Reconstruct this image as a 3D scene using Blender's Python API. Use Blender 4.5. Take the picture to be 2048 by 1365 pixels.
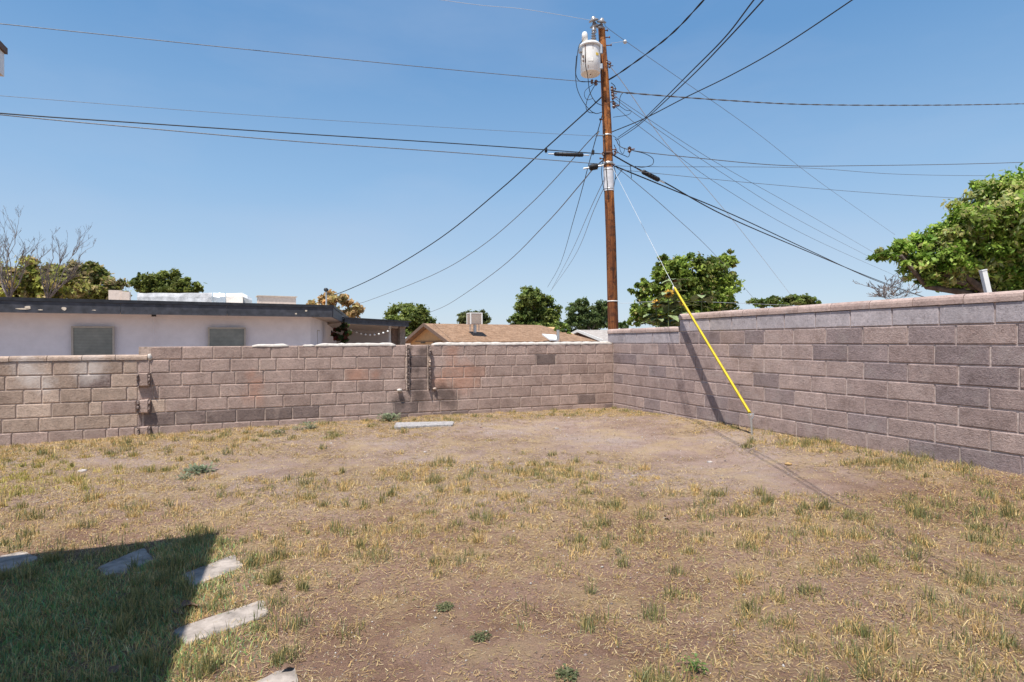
import bpy, math, random
import numpy as np
from mathutils import Vector, Matrix

for o in list(bpy.data.objects):
    bpy.data.objects.remove(o)
scene = bpy.context.scene
col = scene.collection
random.seed(7)
rng = np.random.default_rng(11)

# ------------------------------------------------------------------ camera
F = 1150.0                       # focal length in photo pixels (2048 wide)
EYE = 1.50
ROLL = 0.0047
cam_d = bpy.data.cameras.new("camera")
cam = bpy.data.objects.new("camera", cam_d)
col.objects.link(cam)
cam.location = (0, 0, EYE)
cam.rotation_euler = (math.radians(90), ROLL, 0)
cam_d.sensor_width = 36.0
cam_d.lens = 36.0 * F / 2048.0
cam_d.clip_start = 0.05
cam_d.clip_end = 3000
scene.camera = cam

# ------------------------------------------------------------------ sky, sun, exposure
TRAVEL = Vector((0.60, 1.20, -3.2)).normalized()      # the way the sunlight travels
SUN_TO = -TRAVEL
elev = math.asin(SUN_TO.z)
world = bpy.data.worlds.new("World")
scene.world = world
world.use_nodes = True
wn = world.node_tree
wn.nodes.clear()
sky = wn.nodes.new('ShaderNodeTexSky')
sky.sky_type = 'NISHITA'
sky.sun_disc = False
sky.sun_elevation = elev
sky.sun_rotation = math.atan2(SUN_TO.x, SUN_TO.y)
sky.altitude = 1200
sky.air_density = 1.3
sky.dust_density = 1.2
sky.ozone_density = 2.0
bg = wn.nodes.new('ShaderNodeBackground')
bg.inputs['Strength'].default_value = 0.115
wo = wn.nodes.new('ShaderNodeOutputWorld')
# the clear desert sky of the photograph: deep blue overhead paling to the horizon
EXPO = 0.63
tcw = wn.nodes.new('ShaderNodeTexCoord'); sxyz = wn.nodes.new('ShaderNodeSeparateXYZ')
wn.links.new(tcw.outputs['Generated'], sxyz.inputs[0])
grad = wn.nodes.new('ShaderNodeValToRGB'); wn.links.new(sxyz.outputs[2], grad.inputs[0])
stops = [(0.0, (.54, .67, .84)), (.10, (.44, .59, .78)), (.25, (.28, .485, .75)), (.45, (.13, .325, .63)), (1.0, (.09, .24, .54))]
while len(grad.color_ramp.elements) < len(stops): grad.color_ramp.elements.new(.5)
for e_, (p_, c_) in zip(grad.color_ramp.elements, stops):
    e_.position = p_; k_ = 1 / (0.115 * 2 ** EXPO); e_.color = (c_[0], c_[1], c_[2], 1)
gs = wn.nodes.new('ShaderNodeVectorMath'); gs.operation = 'SCALE'; gs.inputs['Scale'].default_value = 1 / (0.115 * 2 ** EXPO)
wn.links.new(grad.outputs[0], gs.inputs[0])
wm = wn.nodes.new('ShaderNodeMix'); wm.data_type = 'RGBA'; wm.inputs[0].default_value = .8
wn.links.new(sky.outputs[0], wm.inputs[6]); wn.links.new(gs.outputs[0], wm.inputs[7])
mpw = wn.nodes.new('ShaderNodeMapping'); mpw.inputs['Scale'].default_value = (1, 1, 3.2); wn.links.new(tcw.outputs['Generated'], mpw.inputs['Vector'])
cn = wn.nodes.new('ShaderNodeTexNoise'); cn.inputs['Scale'].default_value = 1.9; cn.inputs['Detail'].default_value = 7; cn.inputs['Roughness'].default_value = .55
wn.links.new(mpw.outputs[0], cn.inputs['Vector'])
crp = wn.nodes.new('ShaderNodeValToRGB'); crp.color_ramp.elements[0].position = .46; crp.color_ramp.elements[1].position = .80
crp.color_ramp.elements[1].color = (.20, .20, .20, 1); wn.links.new(cn.outputs['Fac'], crp.inputs[0])
cm = wn.nodes.new('ShaderNodeMix'); cm.data_type = 'RGBA'; wn.links.new(crp.outputs[0], cm.inputs[0]); wn.links.new(wm.outputs[2], cm.inputs[6])
cm.inputs[7].default_value = tuple(c_ / (0.115 * 2 ** EXPO) for c_ in (.60, .66, .80)) + (1,)
wn.links.new(cm.outputs[2], bg.inputs[0])
wn.links.new(bg.outputs[0], wo.inputs[0])

sun_d = bpy.data.lights.new("sun", 'SUN')
sun_d.energy = 4.6
sun_d.angle = math.radians(0.53)
sun_d.color = (1.0, 0.95, 0.88)
sun = bpy.data.objects.new("sun", sun_d)
sun.rotation_euler = TRAVEL.to_track_quat('-Z', 'Y').to_euler()
sun.location = (-5, -8, 20)
col.objects.link(sun)

scene.view_settings.view_transform = 'Standard'
scene.view_settings.look = 'None'
scene.view_settings.exposure = EXPO
scene.view_settings.gamma = 1.0
scene.view_settings.use_curve_mapping = False

# ------------------------------------------------------------------ frames of reference
cr, sr = math.cos(ROLL), math.sin(ROLL)
CR = Vector((cr, 0, -sr)); CU = Vector((sr, 0, cr)); CF = Vector((0, 1, 0))
E0 = Vector((0, 0, EYE))

def ray(px, py):
    return CF + CR * ((px - 1024) / F) + CU * ((682.5 - py) / F)
def P(px, py, d):
    return E0 + ray(px, py) * d
def hitz(px, py, z):
    r = ray(px, py)
    return E0 + r * ((z - EYE) / r.z)

OC = Vector((2.07, 11.8, 0))                    # inner corner of the two block walls
VR = Vector((2913, 1150, 0)).normalized()       # along the left wall, to the right
VM = Vector((-VR.y, VR.x, 0))                   # away from the yard
def W(a, b, z):
    v = OC + VR * a + VM * b
    return Vector((v.x, v.y, z))
def left_a(px):
    d = Vector(((px - 1024) / F, 1, 0))
    return (d * (OC.dot(VM) / d.dot(VM)) - OC).dot(VR)
def right_b(px):
    d = Vector(((px - 1024) / F, 1, 0))
    return (d * (OC.dot(VR) / d.dot(VR)) - OC).dot(VM)
def hitplane(px, py, p0, n):
    r = ray(px, py)
    return E0 + r * ((p0 - E0).dot(n) / r.dot(n))

# ------------------------------------------------------------------ terrain height
_cp = []
for px, z in ((-300, .0), (0, .05), (150, .07), (300, .10), (484, .13), (700, .14), (864, .16), (1000, .14), (1100, .13), (1226, .12)):
    p = W(left_a(px), 0, 0); _cp.append((p.x, p.y, z)); q = W(left_a(px), 1.5, 0); _cp.append((q.x, q.y, z))
for px, z in ((1290, .16), (1350, .19), (1450, .225), (1540, .235), (1640, .24), (1850, .25), (2048, .265), (2600, .25)):
    p = W(0, right_b(px), 0); _cp.append((p.x, p.y, z)); q = W(1.5, right_b(px), 0); _cp.append((q.x, q.y, z))
for x in (-7, -5, -3, -1, 1, 3, 5):
    for y in (-2, 1, 3, 4.5):
        _cp.append((x, y, 0.0 if x < 3 else 0.08 + 0.03 * (x - 3)))
for x in (-5, -2, 0, 2):
    _cp.append((x, 6.5, .03))
_cp.append((0.5, 9.0, .10)); _cp.append((-3, 8.6, .08)); _cp.append((2.2, 8.2, .12))
_cp = np.array(_cp)
_wph = rng.uniform(0, 6.28, 40)
def waves(x, y, f0, n, seed):
    s = np.zeros_like(x)
    for k in range(n):
        a = _wph[(seed + k) % 40] + k * 2.4
        f = f0 * (1 + 0.37 * k)
        s = s + np.sin((x * np.cos(a) + y * np.sin(a)) * f + _wph[(seed * 3 + k * 7) % 40]) / (1 + .35 * k)
    return s / (n * .6)
def GZ(x, y, micro=True):
    x = np.asarray(x, float); y = np.asarray(y, float)
    sh = x.shape
    xf = x.ravel(); yf = y.ravel()
    num = np.zeros_like(xf); den = np.zeros_like(xf)
    for cx, cy, cz in _cp:
        w = 1.0 / ((xf - cx) ** 2 + (yf - cy) ** 2 + .25) ** 1.6
        num += w * cz; den += w
    z = num / den
    t = np.clip((yf - 24) / 10, 0, 1); z = z * (1 - t) - 1.0 * t
    z += .012 * waves(xf, yf, 2.2, 5, 1)
    if micro:
        z += .006 * waves(xf, yf, 9, 6, 5)
    return z.reshape(sh)
def gz(x, y):
    return float(GZ(np.array([x]), np.array([y]))[0])
def G(px, py):
    r = ray(px, py); z = 0.05
    for _ in range(6):
        t = (z - EYE) / r.z
        p = E0 + r * t
        z = gz(p.x, p.y)
    return Vector((p.x, p.y, z))

# ------------------------------------------------------------------ materials
def nmat(name):
    m = bpy.data.materials.new(name); m.use_nodes = True
    nt = m.node_tree; nt.nodes.clear()
    out = nt.nodes.new('ShaderNodeOutputMaterial')
    b = nt.nodes.new('ShaderNodeBsdfPrincipled')
    nt.links.new(b.outputs[0], out.inputs[0])
    return m, nt, b, out
def N(nt, t, **kw):
    n = nt.nodes.new(t)
    for k, v in kw.items(): setattr(n, k, v)
    return n
def noise(nt, vec, scale, detail=4, rough=.6, dist=0):
    n = nt.nodes.new('ShaderNodeTexNoise')
    n.inputs['Scale'].default_value = scale; n.inputs['Detail'].default_value = detail
    n.inputs['Roughness'].default_value = rough; n.inputs['Distortion'].default_value = dist
    nt.links.new(vec, n.inputs['Vector']); return n.outputs['Fac']
def ramp(nt, fac, stops):
    r = nt.nodes.new('ShaderNodeValToRGB')
    el = r.color_ramp.elements
    while len(el) < len(stops): el.new(0.5)
    for e, (p, c) in zip(el, stops):
        e.position = p; e.color = (c[0], c[1], c[2], 1) if not isinstance(c, (int, float)) else (c, c, c, 1)
    nt.links.new(fac, r.inputs[0]); return r.outputs[0]
def mix(nt, fac, a, b, mode='MIX'):
    m = nt.nodes.new('ShaderNodeMix'); m.data_type = 'RGBA'; m.blend_type = mode
    for sock, v in ((m.inputs[0], fac), (m.inputs[6], a), (m.inputs[7], b)):
        if isinstance(v, (int, float)): sock.default_value = v
        elif isinstance(v, tuple): sock.default_value = (v[0], v[1], v[2], 1)
        else: nt.links.new(v, sock)
    return m.outputs[2]
def math_(nt, op, a, b=0.0, clamp=False):
    m = nt.nodes.new('ShaderNodeMath'); m.operation = op; m.use_clamp = clamp
    for sock, v in ((m.inputs[0], a), (m.inputs[1], b)):
        if isinstance(v, (int, float)): sock.default_value = v
        else: nt.links.new(v, sock)
    return m.outputs[0]
def pos(nt):
    return nt.nodes.new('ShaderNodeNewGeometry').outputs['Position']
def bump(nt, b, h, dist, strength=1.0, prev=None):
    n = nt.nodes.new('ShaderNodeBump')
    n.inputs['Distance'].default_value = dist; n.inputs['Strength'].default_value = strength
    nt.links.new(h, n.inputs['Height'])
    if prev: nt.links.new(prev, n.inputs['Normal'])
    nt.links.new(n.outputs[0], b.inputs['Normal']); return n.outputs[0]
def blobmask(nt, p, c, rad, soft=.5, nz=None):
    """a stain or patch of painted shade: 1 inside a ball round c, ragged edge"""
    s = nt.nodes.new('ShaderNodeVectorMath'); s.operation = 'DISTANCE'
    nt.links.new(p, s.inputs[0]); s.inputs[1].default_value = c
    d = math_(nt, 'DIVIDE', s.outputs['Value'], rad)
    if nz is not None:
        d = math_(nt, 'ADD', d, math_(nt, 'MULTIPLY', math_(nt, 'SUBTRACT', nz, .5), 1.6))
    return math_(nt, 'MULTIPLY', math_(nt, 'SUBTRACT', 1.0, d), 1 / soft, True)

def plain(name, c, rough=.6, metal=0, var=.12, scale=12, bdist=0.0, spec=.3):
    m, nt, b, _ = nmat(name)
    p = pos(nt)
    f = noise(nt, p, scale, 5, .65)
    lo = tuple(x * (1 - var * 1.6) for x in c); hi = tuple(min(1, x * (1 + var)) for x in c)
    cc = ramp(nt, f, ((.3, lo), (.7, hi)))
    nt.links.new(cc, b.inputs['Base Color'])
    b.inputs['Roughness'].default_value = rough; b.inputs['Metallic'].default_value = metal
    b.inputs['Specular IOR Level'].default_value = spec
    if bdist: bump(nt, b, f, bdist)
    return m

# --- stains on the wall faces, placed where they stand, with web shade painted in
STAIN_AND_SHADE = [(W(left_a(x), -.01, z), r) for x, z, r in ((834, .66, .34), (880, .60, .22), (838, .50, .30), (895, .48, .30), (836, 1.0, .20), (845, 1.3, .14), (800, .45, .2))]
STAIN_AND_SHADE += [(W(left_a(x), -.01, z), .085) for x in (819, 856) for z in (1.38, 1.25, 1.12, .99, .86, .74)]  # sooty streaks that also paint in the shade beside the pilaster webs
STAIN_WHITE = [(W(left_a(x), -.01, z), r) for x, z, r in ((52, 1.14, .22), (66, .99, .22), (90, .9, .16), (180, 1.12, .28))]
STAIN_PINK = [(W(left_a(x), -.01, z), r) for x, z, r in ((512, .82, .17), (508, .62, .2), (502, .98, .12), (712, .93, .15), (750, .93, .12), (930, .98, .26), (925, .75, .30), (885, .80, .2), (905, 1.32, .2), (905, 1.1, .2))]
STAIN_R = [(W(-.01, right_b(x), z), r) for x, z, r in ((1290, .9, .2), (1328, .7, .2), (1375, .6, .15))]

def block_mat(name, lo, hi, mort=(.40, .31, .26), bumpd=.006, stains=True, streak=True):
    m, nt, b, _ = nmat(name)
    p = pos(nt)
    oi = N(nt, 'ShaderNodeObjectInfo').outputs['Random']
    base = ramp(nt, oi, ((0, lo), (.55, tuple((x + y) / 2 for x, y in zip(lo, hi))), (1, hi)))
    n1 = noise(nt, p, 5, 6, .6)
    base = mix(nt, .55, base, ramp(nt, n1, ((.30, (.55, .52, .50)), (.5, (.92, .92, .92)), (.72, (1.2, 1.18, 1.15)))), 'MULTIPLY')
    n2 = noise(nt, p, 46, 6, .78)
    base = mix(nt, .6, base, ramp(nt, n2, ((.32, (.42, .40, .38)), (.47, (.95, .95, .95)), (.7, (1.3, 1.26, 1.22)))), 'MULTIPLY')
    n5 = noise(nt, p, 21, 6, .8)
    base = mix(nt, .5, base, ramp(nt, n5, ((.34, (.55, .52, .5)), (.48, (.96, .96, .96)), (.66, (1.22, 1.2, 1.18)))), 'MULTIPLY')
    # smears of mortar over the faces
    n3 = noise(nt, p, 2.6, 7, .7, .6)
    sm = ramp(nt, n3, ((.53, 0), (.68, .6)))
    base = mix(nt, sm, base, mort)
    n4 = noise(nt, p, 7, 5, .7)
    if stains:
        for lst, c, amt in ((STAIN_PINK, (.47, .24, .16), .45), (STAIN_WHITE, (.62, .55, .50), .75), (STAIN_AND_SHADE, (.06, .045, .04), .82)):
            acc = None
            for q, r in lst:
                k = blobmask(nt, p, q, r, .8, n4)
                acc = k if acc is None else math_(nt, 'MAXIMUM', acc, k)
            base = mix(nt, math_(nt, 'MULTIPLY', acc, amt), base, mix(nt, .88, base, c) if lst is STAIN_AND_SHADE else c)
    nt.links.new(base, b.inputs['Base Color'])
    b.inputs['Roughness'].default_value = .95; b.inputs['Specular IOR Level'].default_value = .15
    vor = N(nt, 'ShaderNodeTexVoronoi'); vor.inputs['Scale'].default_value = 70
    nt.links.new(p, vor.inputs['Vector'])
    h1 = math_(nt, 'ADD', math_(nt, 'MULTIPLY', noise(nt, p, 24, 9, .78), 1.6), math_(nt, 'MULTIPLY', vor.outputs['Distance'], .35))
    bump(nt, b, h1, bumpd)
    return m

M = {}
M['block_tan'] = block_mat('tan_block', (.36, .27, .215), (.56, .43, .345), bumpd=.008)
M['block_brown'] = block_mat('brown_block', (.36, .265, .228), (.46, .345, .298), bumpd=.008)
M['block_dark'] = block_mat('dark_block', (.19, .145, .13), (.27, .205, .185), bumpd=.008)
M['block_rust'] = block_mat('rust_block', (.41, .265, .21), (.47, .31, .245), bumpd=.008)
M['block_purple'] = block_mat('purple_grey_block', (.31, .235, .22), (.43, .33, .30), mort=(.40, .325, .30), bumpd=.009, stains=False)
M['block_purple_dark'] = block_mat('dark_grey_block', (.24, .19, .19), (.31, .245, .24), mort=(.34, .29, .27), bumpd=.009, stains=False)
M['block_grey'] = block_mat('new_grey_block', (.36, .325, .34), (.45, .405, .42), mort=(.42, .38, .38), bumpd=.0035, stains=False)
M['cap_rose'] = block_mat('rose_cap_block', (.34, .25, .225), (.48, .37, .33), mort=(.45, .37, .34), bumpd=.003, stains=False)
M['mortar'] = plain('mortar', (.50, .39, .325), .95, var=.25, scale=26, bdist=.004, spec=.1)
M['mortar_grey'] = plain('grey_mortar', (.50, .405, .37), .95, var=.25, scale=26, bdist=.004, spec=.1)
M['whitewash'] = plain('white_cap_mortar', (.58, .53, .48), .9, var=.15, scale=18, bdist=.004, spec=.1)

def soil_mat():
    m, nt, b, _ = nmat('sandy_soil')
    p = pos(nt)
    big = noise(nt, p, .7, 6, .62)
    base = ramp(nt, big, ((.36, (.26, .18, .14)), (.5, (.33, .24, .20)), (.62, (.36, .28, .245))))
    # browner, loamier soil in the near part of the yard
    sp = N(nt, 'ShaderNodeSeparateXYZ'); nt.links.new(p, sp.inputs[0])
    nearm = math_(nt, 'MULTIPLY', math_(nt, 'SUBTRACT', math_(nt, 'ADD', 5.0, math_(nt, 'MULTIPLY', noise(nt, p, 1.1, 6, .7), 3.0)), sp.outputs[1]), .55, True)
    base = mix(nt, math_(nt, 'MULTIPLY', math_(nt, 'SUBTRACT', nearm, .35, True), 1.1), base, ramp(nt, big, ((.38, (.215, .118, .075)), (.55, (.30, .18, .122)))))
    mid = noise(nt, p, 6, 8, .7)
    base = mix(nt, .75, base, ramp(nt, mid, ((.3, (.72, .68, .65)), (.52, (1, 1, 1)), (.72, (1.15, 1.14, 1.13)))), 'MULTIPLY')
    fine = noise(nt, p, 120, 4, .8)
    base = mix(nt, .75, base, ramp(nt, fine, ((.3, (.38, .35, .33)), (.5, (1, 1, 1)), (.68, (1.55, 1.5, 1.48)))), 'MULTIPLY')
    vo = N(nt, 'ShaderNodeTexVoronoi'); vo.inputs['Scale'].default_value = 60; nt.links.new(p, vo.inputs['Vector'])
    gr = ramp(nt, vo.outputs['Distance'], ((.12, 1), (.32, 0)))
    rnd = N(nt, 'ShaderNodeSeparateColor'); nt.links.new(vo.outputs['Color'], rnd.inputs[0])
    gsel = ramp(nt, rnd.outputs[0], ((.62, 0), (.68, 1)))
    gcol = ramp(nt, rnd.outputs[1], ((0, (.16, .12, .11)), (.5, (.34, .29, .27)), (1, (.56, .52, .48))))
    base = mix(nt, math_(nt, 'MULTIPLY', gr, gsel), base, gcol)
    # straw dust where the turf has died off
    st = noise(nt, p, 1.7, 8, .75)
    base = mix(nt, ramp(nt, st, ((.47, 0), (.62, .6))), base, (.42, .305, .17))
    nt.links.new(base, b.inputs['Base Color'])
    b.inputs['Roughness'].default_value = 1.0; b.inputs['Specular IOR Level'].default_value = .08
    h = math_(nt, 'ADD', math_(nt, 'MULTIPLY', noise(nt, p, 55, 9, .8), .8), math_(nt, 'MULTIPLY', math_(nt, 'MULTIPLY', gr, gsel), .25))
    bump(nt, b, h, .034)
    return m
M['soil'] = soil_mat()

def leaf_mat(name, trans=.30, rough=.55):
    m, nt, b, out = nmat(name)
    a = N(nt, 'ShaderNodeAttribute', attribute_name='Col')
    nt.links.new(a.outputs['Color'], b.inputs['Base Color'])
    b.inputs['Roughness'].default_value = rough; b.inputs['Specular IOR Level'].default_value = .25
    t = N(nt, 'ShaderNodeBsdfTranslucent'); nt.links.new(a.outputs['Color'], t.inputs['Color'])
    s = N(nt, 'ShaderNodeMixShader'); s.inputs[0].default_value = trans
    nt.links.new(b.outputs[0], s.inputs[1]); nt.links.new(t.outputs[0], s.inputs[2]); nt.links.new(s.outputs[0], out.inputs[0])
    return m
M['leaf'] = leaf_mat('foliage', .45, .5)
M['blade'] = leaf_mat('grass_blades', .25, .7)

def pole_mat():
    m, nt, b, _ = nmat('weathered_pole_wood')
    p = pos(nt)
    mp = N(nt, 'ShaderNodeMapping'); mp.inputs['Scale'].default_value = (22, 22, 1.3); nt.links.new(p, mp.inputs['Vector'])
    g = noise(nt, mp.outputs[0], 1.4, 9, .72)
    big = noise(nt, p, 2.4, 5, .65)
    c = ramp(nt, g, ((.30, (.055, .022, .012)), (.44, (.20, .072, .026)), (.55, (.46, .175, .05)), (.70, (.68, .34, .13))))
    z = N(nt, 'ShaderNodeSeparateXYZ'); nt.links.new(p, z.inputs[0])
    low = math_(nt, 'MULTIPLY', math_(nt, 'SUBTRACT', 4.65, z.outputs[2]), 3.0, True)       # tar-dark butt below the metal sheath
    c = mix(nt, math_(nt, 'MULTIPLY', low, .62), c, (.085, .024, .013))
    bk_ = noise(nt, p, 6.5, 8, .75)
    c = mix(nt, ramp(nt, bk_, ((.50, 0), (.58, .85))), c, (.055, .024, .015))
    c = mix(nt, ramp(nt, big, ((.50, 0), (.62, .6))), c, (.11, .045, .025))
    mp2 = N(nt, 'ShaderNodeMapping'); mp2.inputs['Scale'].default_value = (60, 60, 1.1); nt.links.new(p, mp2.inputs['Vector'])
    crk = noise(nt, mp2.outputs[0], 1.0, 4, .6)
    c = mix(nt, ramp(nt, crk, ((.60, 0), (.66, .9))), c, (.02, .012, .01))
    nt.links.new(c, b.inputs['Base Color']); b.inputs['Roughness'].default_value = .85; b.inputs['Specular IOR Level'].default_value = .2
    bump(nt, b, g, .012)
    return m
M['pole'] = pole_mat()

def shingle_mat(name, lo, hi):
    m, nt, b, _ = nmat(name)
    p = pos(nt)
    v = N(nt, 'ShaderNodeTexVoronoi'); v.inputs['Scale'].default_value = 5.5; nt.links.new(p, v.inputs['Vector'])
    s = N(nt, 'ShaderNodeSeparateColor'); nt.links.new(v.outputs['Color'], s.inputs[0])
    c = ramp(nt, s.outputs[0], ((0, lo), (1, hi)))
    c = mix(nt, .5, c, ramp(nt, noise(nt, p, 2.2, 6, .7), ((.35, (.7, .7, .7)), (.65, (1.2, 1.2, 1.2)))), 'MULTIPLY')
    nt.links.new(c, b.inputs['Base Color']); b.inputs['Roughness'].default_value = .95
    bump(nt, b, v.outputs['Distance'], .05)
    return m
M['shingle'] = shingle_mat('brown_shingles', (.20, .115, .065), (.30, .185, .115))
M['shingle_grey'] = shingle_mat('pale_shingles', (.30, .265, .24), (.40, .36, .33))
M['stucco'] = plain('pale_stucco', (.70, .69, .73), .9, var=.05, scale=3, bdist=.004)
M['stucco_grey'] = plain('grey_patio_wall', (.42, .39, .38), .9, var=.05, scale=3)
M['soffit'] = plain('soffit_tan', (.50, .42, .35), .85, var=.1, scale=4)
M['fascia'] = plain('charcoal_fascia', (.050, .052, .062), .55, var=.35, scale=5, bdist=.003, spec=.5)
M['fascia_top'] = plain('black_drip_edge', (.028, .030, .036), .5, var=.3, scale=6)
M['roofing'] = plain('white_roof_coating', (.62, .60, .56), .8, var=.1, scale=3)
M['patch'] = plain('bare_flaked_wood', (.70, .60, .47), .8, var=.2, scale=20)
M['frame'] = plain('window_frame', (.40, .37, .32), .5, var=.08)
def glass_mat():
    m, nt, b, _ = nmat('window_glass')
    p = pos(nt)
    n = noise(nt, p, 3, 4)
    wv = N(nt, 'ShaderNodeTexWave'); wv.bands_direction = 'Z'; wv.inputs['Scale'].default_value = 7; wv.inputs['Distortion'].default_value = .4; nt.links.new(p, wv.inputs['Vector'])
    gc = ramp(nt, n, ((.3, (.15, .165, .15)), (.7, (.24, .255, .23))))
    nt.links.new(mix(nt, .5, gc, ramp(nt, wv.outputs['Fac'], ((.2, (.62, .62, .62)), (.6, (1.1, 1.1, 1.1)))), 'MULTIPLY'), b.inputs['Base Color'])
    b.inputs['Roughness'].default_value = .12; b.inputs['Specular IOR Level'].default_value = .5
    return m
M['glass'] = glass_mat()
M['dark'] = plain('dark_opening', (.03, .032, .035), .5)
M['orange_wall'] = plain('ochre_siding', (.62, .37, .17), .85, var=.08, scale=4)
M['brown_trim'] = plain('brown_trim', (.17, .11, .08), .7, var=.2)
M['brown_wall'] = plain('dark_brown_siding', (.13, .075, .06), .8, var=.2)
M['white_paint'] = plain('white_paint', (.80, .79, .76), .45, var=.05, spec=.5)
M['white_enamel'] = plain('white_enamel_tank', (.80, .79, .75), .35, var=.07, scale=6, spec=.5)
M['tarp'] = plain('white_tarp', (.38, .38, .39), .6, var=.30, scale=3, bdist=.05)
M['tan_box'] = plain('pinkish_tan_sheet', (.58, .47, .40), .8, var=.1)
M['galv'] = plain('galvanised_steel', (.55, .56, .56), .4, metal=.75, var=.15, scale=30)
M['sheath'] = plain('pole_sheath_metal', (.62, .63, .66), .6, metal=.0, var=.12, scale=9)
M['black_rubber'] = plain('black_cable_jacket', (.018, .018, .02), .55, var=.3)
M['grey_cable'] = plain('aluminium_strand', (.16, .16, .165), .5, metal=.3, var=.3, scale=25)
M['pale_wire'] = plain('bright_steel_strand', (.48, .50, .52), .5, metal=.2, var=.1)
M['porcelain'] = plain('grey_porcelain', (.27, .26, .26), .22, var=.15, spec=.7)
M['porcelain_brown'] = plain('brown_porcelain', (.13, .07, .05), .25, var=.2, spec=.7)
M['rust'] = plain('rusty_iron', (.16, .085, .06), .8, var=.4, scale=20)
M['yellow'] = plain('yellow_plastic', (.66, .49, .02), .5, var=.14, scale=9, spec=.35)
M['yellow_tag'] = plain('yellow_sticker', (.72, .50, .06), .5)
M['concrete'] = plain('concrete_paver', (.33, .285, .25), .95, var=.34, scale=9, bdist=.004, spec=.1)
M['concrete2'] = plain('gravelly_concrete', (.36, .34, .335), .95, var=.40, scale=40, bdist=.006, spec=.1)
M['bark'] = plain('bark', (.13, .10, .08), .95, var=.35, scale=10, bdist=.01)
M['bark_grey'] = plain('dead_grey_wood', (.20, .165, .15), .95, var=.3, scale=10)
M['dry_leaf'] = plain('dry_leaf', (.17, .105, .07), .8, var=.3, scale=30)
M['sun_petal'] = plain('sunflower_petals', (.66, .36, .05), .6, var=.2)
M['sun_disc'] = plain('sunflower_disc', (.12, .05, .03), .9, var=.3, scale=60)
M['stem_green'] = plain('green_stem', (.16, .19, .07), .7)
M['sun_leaf'] = plain('sunflower_leaf', (.24, .29, .13), .6, var=.35, scale=14)
M['stone'] = plain('small_stone', (.42, .37, .34), .9, var=.3, scale=30, bdist=.004)
M['orange_stone'] = plain('ochre_straw_tuft', (.42, .27, .12), .9, var=.3, scale=40)
M['post_wood'] = plain('weathered_post', (.26, .21, .17), .9, var=.3)
M['bulb'] = plain('white_bulb', (.85, .85, .82), .3)

# ------------------------------------------------------------------ mesh building
class MB:
    def __init__(s): s.v = []; s.f = []; s.smooth = []
    def add(s, vs, fs, smooth=False):
        o = len(s.v); s.v += [tuple(v) for v in vs]; s.f += [tuple(i + o for i in f) for f in fs]; s.smooth += [smooth] * len(fs)
    def obox(s, c, u, v, w):
        """box round c with half-axes u, v, w"""
        c = Vector(c); vs = [c + u * i + v * j + w * k for i in (-1, 1) for j in (-1, 1) for k in (-1, 1)]
        s.add(vs, [(0, 1, 3, 2), (4, 6, 7, 5), (0, 4, 5, 1), (2, 3, 7, 6), (0, 2, 6, 4), (1, 5, 7, 3)])
    def bar(s, p, q, wd, ht, up=Vector((0, 0, 1))):
        p = Vector(p); q = Vector(q); d = (q - p); u = d * .5; side = d.cross(up).normalized() * wd * .5
        s.obox((p + q) / 2, u, side, d.normalized().cross(side.normalized()) * ht * .5)
    def tube(s, pts, rad, n=6, cap=True, smooth=True):
        pts = [Vector(p) for p in pts]
        if not hasattr(rad, '__len__'): rad = [rad] * len(pts)
        vs = []; prev = None
        for i, p in enumerate(pts):
            d = (pts[min(i + 1, len(pts) - 1)] - pts[max(i - 1, 0)]).normalized()
            if prev is None:
                a = d.orthogonal().normalized()
            else:
                a = (prev - d * prev.dot(d))
                a = a.normalized() if a.length > 1e-6 else d.orthogonal().normalized()
            prev = a; b = d.cross(a)
            for k in range(n):
                t = 2 * math.pi * k / n
                vs.append(p + (a * math.cos(t) + b * math.sin(t)) * rad[i])
        fs = []
        for i in range(len(pts) - 1):
            for k in range(n):
                k2 = (k + 1) % n
                fs.append((i * n + k, i * n + k2, (i + 1) * n + k2, (i + 1) * n + k))
        s.add(vs, fs, smooth)
        if cap:
            s.add(vs[:n], [tuple(reversed(range(n)))]); s.add(vs[-n:], [tuple(range(n))])
    def lathe(s, base, axis, prof, n=16, smooth=True):
        axis = Vector(axis).normalized()
        base = Vector(base); a = axis.orthogonal().normalized(); b = axis.cross(a); vs = []
        for h, r in prof:
            for k in range(n):
                t = 2 * math.pi * k / n
                vs.append(base + axis * h + (a * math.cos(t) + b * math.sin(t)) * r)
        fs = [(i * n + k, i * n + (k + 1) % n, (i + 1) * n + (k + 1) % n, (i + 1) * n + k) for i in range(len(prof) - 1) for k in range(n)]
        s.add(vs, fs, smooth)
        s.add(vs[:n], [tuple(reversed(range(n)))]); s.add(vs[-n:], [tuple(range(n))])
    def prism(s, poly, off):
        """polygon extruded by vector off"""
        n = len(poly); vs = [Vector(p) for p in poly] + [Vector(p) + off for p in poly]
        s.add(vs, [tuple(range(n)), tuple(reversed(range(n, 2 * n)))] + [(i, i + n, (i + 1) % n + n, (i + 1) % n) for i in range(n)])

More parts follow.
